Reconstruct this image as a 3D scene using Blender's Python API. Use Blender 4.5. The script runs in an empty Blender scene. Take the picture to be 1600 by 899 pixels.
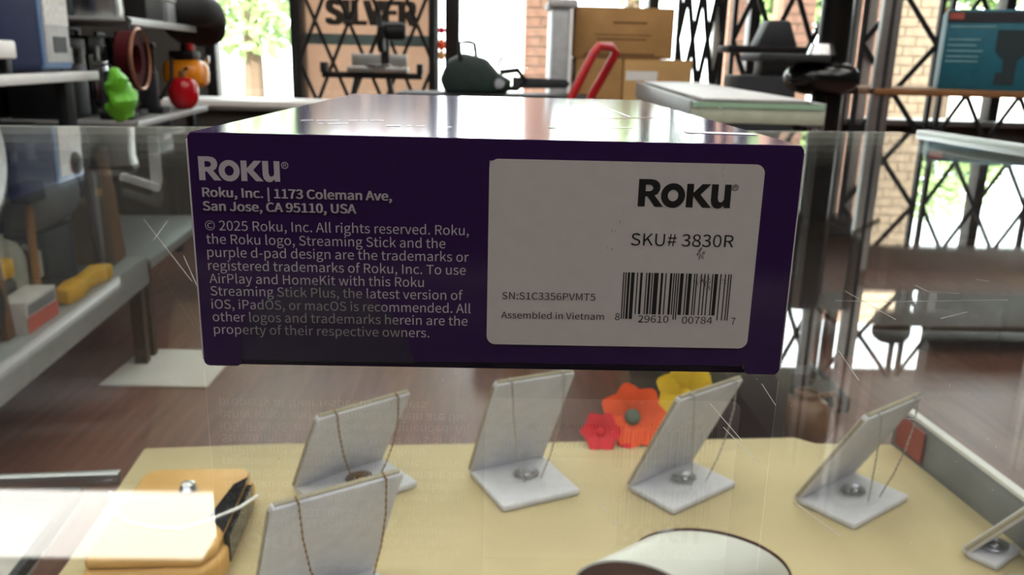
import bpy, bmesh, math, random
from mathutils import Matrix, Vector
random.seed(7)
S = bpy.context.scene
COL = S.collection

# ------------------------------------------------------------------ camera
F_PX = 1303.0                                   # focal length in pixels of the 1600 px wide frame
PITCH, YAW, ROLL = .26627, -.021435, -.024444
CAM = Vector((.052435, -.142794, .054819))      # box front lower left corner is the origin, counter glass is z = 0
_r0 = Vector((math.cos(YAW), math.sin(YAW), 0)); _f0 = Vector((-math.sin(YAW), math.cos(YAW), 0)); _Z = Vector((0, 0, 1))
FW = math.cos(PITCH)*_f0 - math.sin(PITCH)*_Z
_u0 = math.sin(PITCH)*_f0 + math.cos(PITCH)*_Z
RT = math.cos(ROLL)*_r0 - math.sin(ROLL)*_u0
UP = math.sin(ROLL)*_r0 + math.cos(ROLL)*_u0
cd = bpy.data.cameras.new('camera'); cam = bpy.data.objects.new('camera', cd); COL.objects.link(cam)
cam.matrix_world = Matrix(((RT.x, UP.x, -FW.x, CAM.x), (RT.y, UP.y, -FW.y, CAM.y), (RT.z, UP.z, -FW.z, CAM.z), (0, 0, 0, 1)))
cd.sensor_fit = 'HORIZONTAL'; cd.sensor_width = 36; cd.lens = F_PX*36/1600
cd.clip_start = .005; cd.clip_end = 300
cd.dof.use_dof = True; cd.dof.focus_distance = .1475; cd.dof.aperture_fstop = 44
S.camera = cam

def ray(x, y): return RT*((x-800)/F_PX) + UP*((449.5-y)/F_PX) + FW
def onz(x, y, z): d = ray(x, y); return CAM + d*((z-CAM.z)/d.z)          # where the line of sight meets a height
def ony(x, y, Y): d = ray(x, y); return CAM + d*((Y-CAM.y)/d.y)          # where it meets a depth

# ------------------------------------------------------------------ world, sun, exposure
W = bpy.data.worlds.new('world'); S.world = W; W.use_nodes = True
bg = W.node_tree.nodes['Background']; bg.inputs[0].default_value = (.93, .97, 1, 1); bg.inputs[1].default_value = 5.0
sd = bpy.data.lights.new('sun', 'SUN'); sd.energy = 9; sd.angle = .01; sd.color = (1, .95, .86)
sun = bpy.data.objects.new('sun', sd); COL.objects.link(sun)
sun.rotation_euler = Vector((.3, .9, -.34)).to_track_quat('-Z', 'Y').to_euler()
S.view_settings.view_transform = 'Standard'; S.view_settings.look = 'None'
S.view_settings.exposure = 1.1; S.view_settings.gamma = 1; S.view_settings.use_curve_mapping = False
S.cycles.use_denoising = True
S.cycles.max_bounces = 10; S.cycles.transparent_max_bounces = 24; S.cycles.diffuse_bounces = 5
S.cycles.caustics_reflective = False; S.cycles.caustics_refractive = False

# ------------------------------------------------------------------ materials
def lin(h):
    c = [int(h[i:i+2], 16)/255 for i in (0, 2, 4)]
    return tuple(x/12.92 if x <= .04045 else ((x+.055)/1.055)**2.4 for x in c)
_M = {}
def M(name, col='808080', rough=.5, metal=0., var=.12, scale=30., coat=0., alpha=1., bump=0., stretch=None, emit=None, es=0., spec=.5):
    if name in _M: return _M[name]
    m = bpy.data.materials.new(name); m.use_nodes = True; nt = m.node_tree
    b = nt.nodes['Principled BSDF']; c = lin(col)
    b.inputs['Roughness'].default_value = rough; b.inputs['Metallic'].default_value = metal
    b.inputs['Coat Weight'].default_value = coat; b.inputs['Coat Roughness'].default_value = .12; b.inputs['Alpha'].default_value = alpha
    b.inputs['Specular IOR Level'].default_value = spec
    tc = nt.nodes.new('ShaderNodeTexCoord'); n = nt.nodes.new('ShaderNodeTexNoise'); n.inputs['Scale'].default_value = scale; n.inputs['Detail'].default_value = 5
    mp = nt.nodes.new('ShaderNodeMapping'); nt.links.new(tc.outputs['Object'], mp.inputs['Vector']); nt.links.new(mp.outputs['Vector'], n.inputs['Vector'])
    if stretch: mp.inputs['Scale'].default_value = stretch
    cr = nt.nodes.new('ShaderNodeValToRGB')
    cr.color_ramp.elements[0].position = .3; cr.color_ramp.elements[1].position = .7
    cr.color_ramp.elements[0].color = tuple(x*(1-var) for x in c)+(1,); cr.color_ramp.elements[1].color = tuple(min(1, x*(1+var)) for x in c)+(1,)
    nt.links.new(n.outputs['Fac'], cr.inputs[0]); nt.links.new(cr.outputs[0], b.inputs['Base Color'])
    if bump:
        bp = nt.nodes.new('ShaderNodeBump'); bp.inputs['Strength'].default_value = bump; bp.inputs['Distance'].default_value = .001
        nt.links.new(n.outputs['Fac'], bp.inputs['Height']); nt.links.new(bp.outputs[0], b.inputs['Normal'])
    if emit: b.inputs['Emission Color'].default_value = lin(emit)+(1,); b.inputs['Emission Strength'].default_value = es
    _M[name] = m; return m
def glass_mat(name, tint=(.97, .99, .975), base=.04, haze=0.):
    m = bpy.data.materials.new(name); m.use_nodes = True; nt = m.node_tree; nt.nodes.clear()
    out = nt.nodes.new('ShaderNodeOutputMaterial'); mix = nt.nodes.new('ShaderNodeMixShader')
    tr = nt.nodes.new('ShaderNodeBsdfTransparent'); tr.inputs[0].default_value = tint+(1,)
    gl = nt.nodes.new('ShaderNodeBsdfGlossy'); gl.inputs['Roughness'].default_value = .0
    lw = nt.nodes.new('ShaderNodeLayerWeight'); lw.inputs[0].default_value = .5          # Facing = 1-|cos|
    pw = nt.nodes.new('ShaderNodeMath'); pw.operation = 'POWER'; pw.inputs[1].default_value = 5
    ma = nt.nodes.new('ShaderNodeMath'); ma.operation = 'MULTIPLY_ADD'; ma.inputs[1].default_value = 1-base; ma.inputs[2].default_value = base
    nt.links.new(lw.outputs['Facing'], pw.inputs[0]); nt.links.new(pw.outputs[0], ma.inputs[0]); nt.links.new(ma.outputs[0], mix.inputs[0])
    first = tr
    if haze:
        df = nt.nodes.new('ShaderNodeBsdfDiffuse'); df.inputs[0].default_value = (.8, .8, .78, 1)
        mx = nt.nodes.new('ShaderNodeMixShader'); mx.inputs[0].default_value = haze
        nt.links.new(tr.outputs[0], mx.inputs[1]); nt.links.new(df.outputs[0], mx.inputs[2]); first = mx
    nt.links.new(first.outputs[0], mix.inputs[1]); nt.links.new(gl.outputs[0], mix.inputs[2]); nt.links.new(mix.outputs[0], out.inputs[0])
    _M[name] = m; return m
GLASS = glass_mat('counter glass', haze=.006); PANE = glass_mat('window glass', (.96, .98, .97))
M('glass edge', 'eef6ee', .35, var=.03)
M('alu', 'b4b6b6', .32, 1, var=.06); M('alu dull', '9a9a98', .45, .85, var=.08); M('steel', 'c8c8c8', .25, 1, var=.05)
M('black', '111112', .55, var=.2, spec=.3); M('black gloss', '0e0f10', .2, var=.2); M('dark grey', '2c2e31', .55, spec=.3); M('grey', '7d8082', .55); M('light grey', 'b9bbba', .5)
M('white', 'e6e6e2', .5, var=.04); M('white gloss', 'ececea', .25, var=.03)
M('carton brown', 'a8814f', .85, var=.1, scale=12); M('carton tan', 'c09a63', .85, var=.08, scale=12); M('wood', '7d5630', .6, var=.25, scale=8, stretch=(1, 8, 8)); M('dark wood', '4a3626', .6, var=.25, scale=8, stretch=(1, 8, 8))
M('red', 'b01c22', .35, var=.1); M('orange', 'e08a14', .35, var=.12); M('yellow', 'e8b021', .5, var=.08); M('green', '5fae22', .5, var=.15); M('navy', '0b1a42', .65, var=.15, spec=.15); M('teal', '0f5a6b', .55, var=.1)
M('rubber', '1b1b1c', .8)

# ------------------------------------------------------------------ geometry helper
class G:
    def __init__(s): s.v = []; s.f = []
    def add(s, vs, fs, mat=None):
        k = len(s.v); s.v += [tuple(mat @ Vector(p)) if mat else tuple(p) for p in vs]; s.f += [tuple(i+k for i in f) for f in fs]; return s
    def box(s, cx, cy, cz, sx, sy, sz, rot=None):
        vs = [(x*sx/2, y*sy/2, z*sz/2) for z in (-1, 1) for y in (-1, 1) for x in (-1, 1)]
        m = Matrix.Translation((cx, cy, cz)) @ (rot.to_4x4() if rot else Matrix.Identity(4))
        return s.add(vs, [(0, 2, 3, 1), (4, 5, 7, 6), (0, 1, 5, 4), (2, 6, 7, 3), (0, 4, 6, 2), (1, 3, 7, 5)], m)
    def span(s, x0, x1, y0, y1, z0, z1): return s.box((x0+x1)/2, (y0+y1)/2, (z0+z1)/2, x1-x0, y1-y0, z1-z0)
    def prism(s, pts, t0, t1, mat=None):          # polygon in XY, extruded in Z
        n = len(pts); vs = [(x, y, t0) for x, y in pts]+[(x, y, t1) for x, y in pts]
        fs = [tuple(range(n-1, -1, -1)), tuple(range(n, 2*n))]+[(i, (i+1) % n, (i+1) % n+n, i+n) for i in range(n)]
        return s.add(vs, fs, mat)
    def tube(s, path, r, n=8, closed=False):
        P = [Vector(p) for p in path]; m = len(P); rs = r if isinstance(r, (list, tuple)) else [r]*m
        vs = []; up = None
        for i, p in enumerate(P):
            a = P[(i-1) % m] if (closed or i) else p; b = P[(i+1) % m] if (closed or i < m-1) else p
            t = (b-a).normalized()
            if up is None: up = t.orthogonal().normalized()
            up = (up - t*up.dot(t)); up = up.normalized() if up.length > 1e-6 else t.orthogonal().normalized()
            w = t.cross(up)
            vs += [tuple(p + (up*math.cos(2*math.pi*k/n)+w*math.sin(2*math.pi*k/n))*rs[i]) for k in range(n)]
        fs = []
        for i in range(m if closed else m-1):
            j = (i+1) % m
            fs += [(i*n+k, i*n+(k+1) % n, j*n+(k+1) % n, j*n+k) for k in range(n)]
        if not closed: fs += [tuple(range(n-1, -1, -1)), tuple((m-1)*n+k for k in range(n))]
        return s.add(vs, fs)
    def lathe(s, prof, n=24, mat=None):
        vs = []; fs = []; m = len(prof)
        for r, z in prof: vs += [(r*math.cos(2*math.pi*k/n), r*math.sin(2*math.pi*k/n), z) for k in range(n)]
        for i in range(m-1): fs += [(i*n+k, i*n+(k+1) % n, (i+1)*n+(k+1) % n, (i+1)*n+k) for k in range(n)]
        if prof[0] != prof[-1]: fs += [tuple(range(n-1, -1, -1)), tuple((m-1)*n+k for k in range(n))]
        return s.add(vs, fs, mat)
    def turned(s, prof, n=28, mat=None, sub=4):      # lathe along a smoothed profile
        P = [Vector(p) for p in prof]; out = []
        for i in range(len(P)-1):
            a, b, c, d = P[max(i-1, 0)], P[i], P[i+1], P[min(i+2, len(P)-1)]
            for k in range(sub):
                t = k/sub; q = .5*((2*b)+(c-a)*t+(2*a-5*b+4*c-d)*t*t+(3*b-a-3*c+d)*t**3); out.append((max(q.x, .0005), q.y))
        out.append(tuple(P[-1])); return s.lathe(out, n, mat)
    def ell(s, c, r, n=20, m=10, sq=1.0):
        prof = []
        vs = []; fs = []
        for i in range(m+1):
            a = -math.pi/2+math.pi*i/m; cr = max(math.cos(a), .001)**sq; sz = math.copysign(abs(math.sin(a))**sq, math.sin(a))
            for k in range(n):
                b = 2*math.pi*k/n
                vs.append((c[0]+r[0]*cr*math.copysign(abs(math.cos(b))**sq, math.cos(b)), c[1]+r[1]*cr*math.copysign(abs(math.sin(b))**sq, math.sin(b)), c[2]+r[2]*sz))
        for i in range(m): fs += [(i*n+k, i*n+(k+1) % n, (i+1)*n+(k+1) % n, (i+1)*n+k) for k in range(n)]
        return s.add(vs, fs)
    def mesh(s, name, bevel=0, seg=2, smooth=True):
        me = bpy.data.meshes.new(name); me.from_pydata(s.v, [], s.f)
        bm = bmesh.new(); bm.from_mesh(me); bmesh.ops.recalc_face_normals(bm, faces=bm.faces)
        if bevel:
            es = [e for e in bm.edges if len(e.link_faces) == 2 and e.calc_face_angle(0) > .6]
            bmesh.ops.bevel(bm, geom=es, offset=bevel, segments=seg, profile=.5, affect='EDGES')
        bm.to_mesh(me); bm.free()
        if smooth:
            me.polygons.foreach_set('use_smooth', [True]*len(me.polygons)); me.set_sharp_from_angle(angle=.7)
        return me
    def build(s, name, mat, parent=None, bevel=0, seg=2, label=None, smooth=True):
        return link(name, s.mesh(name, bevel, seg, smooth), mat, parent, label)
def link(name, me, mat, parent=None, label=None):
    if mat is not None:
        m = _M[mat] if isinstance(mat, str) else mat
        if not me.materials: me.materials.append(m)
    o = bpy.data.objects.new(name, me); COL.objects.link(o)
    if parent: o.parent = parent
    if label: o['label'] = label
    return o
def tag(o, label, cat, group=None):
    o['label'] = label; o['category'] = cat
    if group: o['group'] = group
    return o
def struct(o): o['kind'] = 'structure'; return o
def thing(name, label, cat, loc=(0, 0, 0), rz=0, group=None):
    o = bpy.data.objects.new(name, None); COL.objects.link(o); o.location = loc; o.rotation_euler = (0, 0, rz); o.empty_display_size = .05
    return tag(o, label, cat, group)
def copy_tree(o, parent=None):
    c = o.copy(); COL.objects.link(c); c.parent = parent
    for ch in o.children: copy_tree(ch, c)
    return c
RX = lambda a: Matrix.Rotation(a, 3, 'X')
RY = lambda a: Matrix.Rotation(a, 3, 'Y')
RZ = lambda a: Matrix.Rotation(a, 3, 'Z')
FLOOR = -.97; CEIL = 2.0

# ================================================================== THE ROOM
M('plank', '7c5448', .42, var=.3, scale=3, stretch=(14, 1, 1)); M('subfloor', '2c211c', .8); M('wall paint', '45433f', .8, var=.06, scale=4); M('ceiling', '6a6863', .85, var=.05, scale=6); M('brown wall', '4e473f', .8, var=.08, scale=5)
fl = struct(G().span(-3.1, 4.5, -3.2, 5.05, FLOOR-.12, FLOOR-.012).build('floor', 'subfloor', smooth=False))
pm = G().box(0, 0, 0, .166, 8.24, .012).mesh('plank', 0, 1, False)
for i in range(45):
    p = link('plank', pm, 'plank', fl); p.location = (-2.97+i*.1668, .92, FLOOR-.006)
struct(G().span(-3.2, 4.6, -3.3, 5.4, CEIL, CEIL+.15).build('ceiling', 'ceiling', smooth=False))
struct(G().span(-3.1, -2.95, -3.2, 5.1, FLOOR, CEIL).build('wall_left', 'brown wall', smooth=False))
struct(G().span(4.45, 4.6, -3.2, 5.1, FLOOR, CEIL).build('wall_right', 'wall paint', smooth=False))
struct(G().span(-3.1, 4.6, -3.3, -3.2, FLOOR, CEIL).build('wall_back', 'brown wall', smooth=False))
wf = G(); wf.span(-3.1, 4.5, 4.98, 5.14, FLOOR, -.27); wf.span(-3.1, 4.5, 4.98, 5.1, 1.13, 1.28); wf.span(-3.1, -1.66, 4.98, 5.1, -.27, 1.13); wf.span(-3.1, -1.15, 4.98, 5.1, 1.28, CEIL); wf.span(2.9, 4.5, 4.98, 5.1, 1.28, CEIL)
struct(wf.build('wall_front', 'wall paint', smooth=False))
struct(G().span(-1.8, 4.5, 4.9, 5.16, -.27, -.235).build('trim_1', 'alu dull', bevel=.004))
# black vertical window frames and panes between them
M('frame black', '0c0c0d', .4, var=.2)
fx = [(-1.64, .06), (-1.134, .07), (-.335, .055), (-.225, .085), (.95, .06), (1.55, .06), (2.35, .06), (3.05, .06), (3.9, .06), (4.42, .06)]
for i, (x, w) in enumerate(fx):
    struct(G().span(x-w/2, x+w/2, 4.96, 5.06, -.235, 1.13).build('trim_%d' % (i+2), 'frame black', bevel=.003))
for i in range(len(fx)-1):
    a, b = fx[i][0]+fx[i][1]/2, fx[i+1][0]-fx[i+1][1]/2
    w = bpy.data.objects.new('window_%d' % (i+1), None); COL.objects.link(w); w.location = ((a+b)/2, 5.02, -.235); struct(w)
    G().span(-(b-a)/2, (b-a)/2, -.003, .003, 0, 1.365).build('pane', PANE, w, smooth=False)
    if not -1.1 < (a+b)/2 < 2.8: continue
    G().span(-(b-a)/2, (b-a)/2, -.003, .003, 1.515, 2.235).build('pane', PANE, w, smooth=False)
    G().span(-(b-a)/2, (b-a)/2, -.02, .02, 1.515, 1.55).build('window_frame', 'frame black', w, smooth=False)
# ceiling light fixtures (the left one mirrors in the counter glass; the rest are unseen, added for light)
M('diffuser', 'ffffff', .6, var=0, emit='fff9f2', es=3.5)
lights = [(-1.72, 3.2, 'ceiling light panel over the far left shelves, mirrored in the counter glass')]+[(x, y, 'rectangular ceiling light panel above the shop counters') for x, y in ((-1.9, 2.0), (-.35, 2.0), (1.2, 2.0), (2.75, 2.0), (-1.9, .75), (-.35, .75), (1.2, .75), (2.75, .75), (-1.9, -.6), (-.35, -.6), (1.2, -.6), (2.75, -.6))]
for x, y, lb in lights:
    t = thing('ceiling_light', lb, 'light', (x, y, CEIL-.03), 0, 'ceiling light panels')
    f = G(); f.span(-.62, .62, -.32, -.28, 0, .03); f.span(-.62, .62, .28, .32, 0, .03); f.span(-.62, -.58, -.28, .28, 0, .03); f.span(.58, .62, -.28, .28, 0, .03)
    f.build('frame', 'white', t, smooth=False)
    G().span(-.58, .58, -.28, .28, .012, .028).build('diffuser', 'diffuser', t, smooth=False)

# ================================================================== OUTSIDE
M('pavement', 'b9b4aa', .9, var=.08, scale=.5); M('brick', 'cc9c84', .9, var=.18, scale=9); M('mortar', 'b8a896', .95); M('pale brick', 'd2b698', .9, var=.15, scale=9)
struct(G().span(-40, 60, 5.15, 90, -1.25, -1.05).build('ground', 'pavement', smooth=False))
def brick_column(x0, x1, y, lb, m):
    t = thing('brick_column', lb, 'column', ((x0+x1)/2, y, -1.05)); w = x1-x0; d = .24
    G().span(-w/2+.008, w/2-.008, -d/2+.008, d/2-.008, 0, 3.05).build('mortar_core', 'mortar', t, smooth=False)
    h = .071; n = max(1, round(w/.2)); bw = w/n
    full = G().box(0, 0, 0, bw-.011, d, h-.011).mesh('brick', .002, 1, False); half = G().box(0, 0, 0, bw/2-.011, d, h-.011).mesh('brick', .002, 1, False)
    for c in range(43):
        xs = [(i+.5)*bw-w/2 for i in range(n)] if c % 2 == 0 else [i*bw-w/2 for i in range(1, n)]
        for x in xs: b = link('brick', full, m, t); b.location = (x, 0, (c+.5)*h)
        if c % 2:
            for x in (-w/2+bw/4, w/2-bw/4): b = link('brick', half, m, t); b.location = (x, 0, (c+.5)*h)
bc = lambda p: ony(p, 60, 6.6).x
brick_column(bc(818), bc(868), 6.6, 'reddish brick column outside, just left of the grey cabinet', 'brick')
brick_column(bc(1128), bc(1168), 6.6, 'reddish brick column outside behind the folded gate', 'brick')
brick_column(bc(1210), bc(1262), 6.6, 'reddish brick column outside behind the drill press', 'brick')
brick_column(bc(1338), bc(1364), 6.6, 'narrow reddish brick column outside left of the rack post', 'brick')
brick_column(bc(1384), bc(1456), 6.6, 'wide pale brick column outside between post and teal carton', 'pale brick')
def tree(px, Y, h, r, lb, seed):
    rnd = random.Random(seed); c = ony(px, 60, Y)
    t = thing('tree', lb, 'tree', (c.x, Y, -1.05), 0, 'trees outside the windows')
    G().tube([(0, 0, 0), (.05*h*.1, 0, h*.3), (0, .1, h*.62)], [.16, .12, .06]).build('trunk', 'bark', t)
    g = G()
    for _ in range(1500):
        a, b = rnd.uniform(0, 6.28), rnd.uniform(-1, 1); q = rnd.uniform(.55, 1)
        p = Vector((r*q*math.cos(a)*math.sqrt(1-b*b), r*q*math.sin(a)*math.sqrt(1-b*b), h*.62+r*.9*q*b))
        u = Vector((rnd.gauss(0, 1), rnd.gauss(0, 1), rnd.gauss(0, 1))).normalized(); v = u.orthogonal().normalized(); s = rnd.uniform(.06, .14)
        g.add([p-u*s, p+v*s*.5, p+u*s, p-v*s*.5], [(0, 1, 2, 3)])
    o = g.build('foliage', 'leaf', t, smooth=False); o['kind'] = 'stuff'
M('bark', '5b4a3a', .9); M('leaf', '8aa36a', .6, var=.3, scale=3)
tree(392, 11, 3.4, 1.2, 'green tree outside the left window', 1); tree(1478, 10, 3.2, .9, 'green tree outside beside the teal carton', 2)
tree(985, 13, 5.2, 1.5, 'green tree outside above the big carton', 3); tree(1240, 11, 3.6, .8, 'green tree outside behind the drill press column', 4)

# tan sign board outside the second window, lettering and stripe
M('sign tan', 'd8c4b4', .7, var=.05, scale=5); M('sign stripe', '7f8f8f', .7); M('sign ink', '3a2c26', .7)
a = ony(473, 0, 5.2); b = ony(680, 148, 5.2)
t = thing('sign_board', 'tan sign board with dark capital letters behind the lattice gate', 'sign', ((a.x+b.x)/2, 5.2, FLOOR-.08))
zz = lambda y: ony(575, y, 5.2).z-(FLOOR-.08)
sw = b.x-a.x
_m = _M['sign tan']; _nt = _m.node_tree; _b = _nt.nodes['Principled BSDF']; _o = _nt.nodes['Material Output']; _t = _nt.nodes.new('ShaderNodeBsdfTranslucent'); _x = _nt.nodes.new('ShaderNodeMixShader'); _x.inputs[0].default_value = .42
_t.inputs[0].default_value = lin('d6bfae')+(1,); _nt.links.new(_b.outputs[0], _x.inputs[1]); _nt.links.new(_t.outputs[0], _x.inputs[2]); _nt.links.new(_x.outputs[0], _o.inputs[0])     # thin vinyl lets daylight through
G().span(-sw/2, sw/2, 0, .002, 0, 1.75).build('board', 'sign tan', t, smooth=False)
for x in (-sw/2, sw/2): G().span(x-.012, x+.012, -.01, .02, 0, 1.78).build('frame_post', 'black', t, bevel=.002)
G().span(-sw/2+.01, sw/2-.01, -.004, 0, zz(71), zz(54)).build('stripe', 'sign stripe', t, smooth=False)
import os
FONT = None
try:                                              # the sans serif that ships with Blender; the built-in face otherwise
    _fp = os.path.join(bpy.utils.system_resource('DATAFILES', path='fonts'), 'Noto Sans CJK Regular.woff2')
    if os.path.exists(_fp): FONT = bpy.data.fonts.load(_fp)
except Exception: FONT = None
def text_mesh(txt, offset=0., space=1.):
    cu = bpy.data.curves.new('t', 'FONT'); cu.body = txt; cu.fill_mode = 'FRONT'; cu.offset = offset; cu.space_character = space; cu.resolution_u = 5
    if FONT: cu.font = FONT
    ob = bpy.data.objects.new('t', cu); COL.objects.link(ob)
    me = bpy.data.meshes.new_from_object(ob.evaluated_get(bpy.context.evaluated_depsgraph_get()))
    bpy.data.objects.remove(ob); bpy.data.curves.remove(cu)
    return me
_h = text_mesh('H'); CAPF = max(v.co.y for v in _h.vertices); bpy.data.meshes.remove(_h)
def text_obj(txt, name, mat, parent, x0, x1, zb, eps, cap=None, offset=0., capfont=.729, matrix=None):
    """flat print standing upright in the XZ plane, x0..x1 wide, baseline zb, facing -y"""
    me = text_mesh(txt)
    if offset > 0:                                # heavier weight: the same strokes laid side by side
        bm = bmesh.new()
        k_ = 0
        for q in (-1, -.33, .33, 1):
            for r_ in (-.4, .4):
                k_ += 1; m2 = me.copy(); m2.transform(Matrix.Translation((q*offset, r_*offset, k_*1e-5))); bm.from_mesh(m2); bpy.data.meshes.remove(m2)
        bm.to_mesh(me); bm.free()
    xs = [v.co.x for v in me.vertices]; lo, hi = min(xs), max(xs); sx = (x1-x0)/(hi-lo); sz = cap/CAPF if cap else sx
    for v in me.vertices: v.co = ((v.co.x-lo)*sx+x0, -eps-v.co.z, v.co.y*sz+zb)
    return link(name, me, mat, parent)
text_obj('SILVER', 'lettering', 'sign ink', t, -sw/2+.13, sw/2-.11, zz(38), .003, cap=zz(2)-zz(38), offset=.03)

# folding lattice gates inside the windows
def gate(x0, x1, z0, z1, y, nx, nz, lb, bw=.03, m='black', grp=None):
    t = thing('security_gate', lb, 'gate', (x0, y, z0)); w = (x1-x0)/nx; h = (z1-z0)/nz; L = math.hypot(w, h); an = math.atan2(h, w)
    m1 = G().box(0, 0, 0, L, .006, bw, RY(-an)).mesh('bar', 0, 1, False); m2 = G().box(0, .008, 0, L, .006, bw, RY(an)).mesh('bar', 0, 1, False)
    rv = G().lathe([(.012, 0), (.012, .014), (.006, .018)], 10, Matrix.Rotation(math.pi/2, 4, 'X')).mesh('rivet')
    for i in range(nx):
        for k in range(nz):
            for me in (m1, m2): o = link('bar', me, m, t); o.location = ((i+.5)*w, 0, (k+.5)*h)
            o = link('rivet', rv, 'dark grey', t); o.location = ((i+.5)*w, .004, (k+.5)*h)
    for x in (0, x1-x0): G().span(x-.012, x+.012, -.012, .02, 0, z1-z0).build('post', m, t, smooth=False)
    return t
gx = lambda p: ony(p, 90, 4.9).x
gate(gx(470), gx(678), -.9, 1.85, 4.86, 4, 6, 'black lattice gate in front of the tan sign board', .02)
gate(gx(1055), gx(1124), -.9, 1.85, 4.86, 3, 5, 'folded black lattice gate right behind the cartons', .03)
gate(gx(1140), gx(1322), -.9, 1.85, 4.86, 3, 5, 'black lattice gate behind the drill press')
gate(gx(1340), gx(1456), -.9, 1.85, 4.86, 1, 5, 'wide-meshed lattice gate right of the aluminium rack post', .03, 'dark grey')
gate(gx(1472), gx(1640), -.9, 1.85, 4.86, 2, 5, 'lattice gate behind the wooden rack shelf', .026, 'dark grey')
# light mullions leaning behind the gates
M('pale bar', 'd9d9d4', .5, var=.05)
for p, lb in ((1120, 'pale upright window bar beside the folded gate'), (1330, 'pale upright window bar behind the drill press column'), (1355, 'pale upright window bar left of the aluminium rack post')):
    x = gx(p); tag(G().prism([(x-.03, 4.9), (x+.03, 4.9), (x+.03, 4.94), (x-.03, 4.94)], -.235, 1.9).build('window_bar', 'pale bar', bevel=.003), lb, 'bar')

# ================================================================== GLASS COUNTER
FLc, FRc, NRc, NLc = (-.9, .364), (.419, .618), (.47, -.043), (-.9, -.1455)
ctr = thing('display_counter', 'long glass-topped display counter holding the purple box', 'counter', (0, 0, FLOOR))
zt = -FLOOR
G().prism([NLc, NRc, FRc, FLc], zt-.006, zt).build('glass_top', GLASS, ctr, smooth=False, label='scratched clear glass top')
def strip(p, q, half, z0, z1, g=None):
    p, q = Vector(p), Vector(q); d = (q-p).normalized(); n = Vector((-d.y, d.x))*half
    return (g or G()).prism([tuple(p-n), tuple(q-n), tuple(q+n), tuple(p+n)], z0, z1)
strip((-.9, .3655), (.419, .6195), .0022, zt-.0058, zt-.0002).build('glass_edge', 'glass edge', ctr, smooth=False, label='pale ground edge of the glass top')
strip((-.9, -.1435), (.47, -.041), .007, zt-.03, zt+.0005).build('front_rail', 'alu dull', ctr, bevel=.002)
strip((.47, -.035), (.428, .60), .006, zt-.012, zt+.004).build('side_rail', 'alu', ctr, bevel=.0015)
M('led', 'ffffff', .5, var=0, emit='eef2ff', es=20)
strip((-.85, -.135), (.45, -.038), .003, zt-.037, zt-.031).build('led_strip', 'led', ctr, smooth=False, label='cool white light strip under the front rail')  # unseen strip, added to brighten the faces of the stands
strip((-.87, -.118), (.45, -.02), .024, zt-.0305, zt-.0285).build('lamp_shield', 'alu dull', ctr, smooth=False)  # unseen plate, added to keep the strip's glow off the carton front
strip((-.9, .36), (.41, .612), .003, .1, zt-.0065).build('back_pane', PANE, ctr, smooth=False)
strip((.462, -.01), (.418, .60), .003, .1, zt-.013).build('side_pane', PANE, ctr, smooth=False)
G().prism([(-.9, -.15), (.46, -.01), (.41, .61), (-.9, .355)], 0, .1).build('plinth', 'dark grey', ctr, bevel=.004)
for x, y in ((-.885, -.14), (.452, .0), (-.885, .345)): G().box(x, y, zt/2, .02, .02, zt-.032).build('post', 'alu dull', ctr, bevel=.002)
g = G(); g.box(-.205, .492, zt-.024, .008, .006, .036); g.box(-.215, .486, zt-.04, .03, .006, .006, RY(.3)); g.build('clip', 'white gloss', ctr, bevel=.0015, label='small white plastic clip on the back glass edge')
# inner glass shelf on poles
G().prism([(-.88, -.12), (.445, .0), (.41, .5), (-.23, .437), (-.88, .37)], zt-.272, zt-.266).build('glass_shelf', PANE, ctr, smooth=False)
for x, y in ((-.8, 0), (.4, .05), (-.15, .3), (.35, .3)): G().lathe([(.008, .1), (.008, zt-.272)], 12, Matrix.Translation((x, y, 0))).build('shelf_pole', 'alu dull', ctr)
strip((-.6, .398), (-.232, .44), .004, zt-.266, zt-.256).build('shelf_rail', 'alu', ctr, bevel=.001)
g = strip((.405, .522), (.436, .1), .003, zt-.264, zt-.226); g.build('side_board', 'grey', ctr, bevel=.001); strip((.405, .524), (.436, .1), .0035, zt-.226, zt-.223).build('side_trim', 'white', ctr, smooth=False)
strip((.401, .512), (.4035, .473), .001, zt-.256, zt-.23).build('red_tab', 'red tab', ctr, smooth=False) if M('red tab', '9a4a40', .6) else None
# scratches and specks on the glass
M('scratch', 'b9b9b4', .5, var=.02)
def scr(x0, y0, x1, y1, w=.00004):
    p, q = onz(x0, y0, 0), onz(x1, y1, 0); me = strip((p.x, p.y), (q.x, q.y), w, zt, zt+.00006).build('scratch', 'scratch', ctr, smooth=False)
for s_ in ((1305, 470, 1370, 472), (1370, 472, 1575, 469), (1470, 498, 1511, 488), (1430, 446, 1450, 456), (1450, 456, 1500, 459), (1525, 437, 1546, 440), (1310, 548, 1342, 595), (1240, 785, 1312, 838), (1190, 600, 1212, 634), (1110, 632, 1160, 690), (1130, 668, 1180, 720), (930, 784, 950, 802), (955, 815, 968, 822), (225, 343, 300, 440), (287, 400, 318, 470), (240, 375, 262, 345), (258, 589, 285, 603), (1320, 455, 1400, 500), (1418, 655, 1440, 658)): scr(*s_)
rnd = random.Random(3)
sp = G()
for _ in range(130):
    p = onz(rnd.uniform(330, 1600), rnd.uniform(575, 860), 0); r = rnd.uniform(.00005, .00012)
    sp.box(p.x, p.y, zt+.00005, r, r, .00008, RZ(rnd.uniform(0, 3)))
o = sp.build('dust', 'scratch', ctr, smooth=False); o['kind'] = 'stuff'

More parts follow.
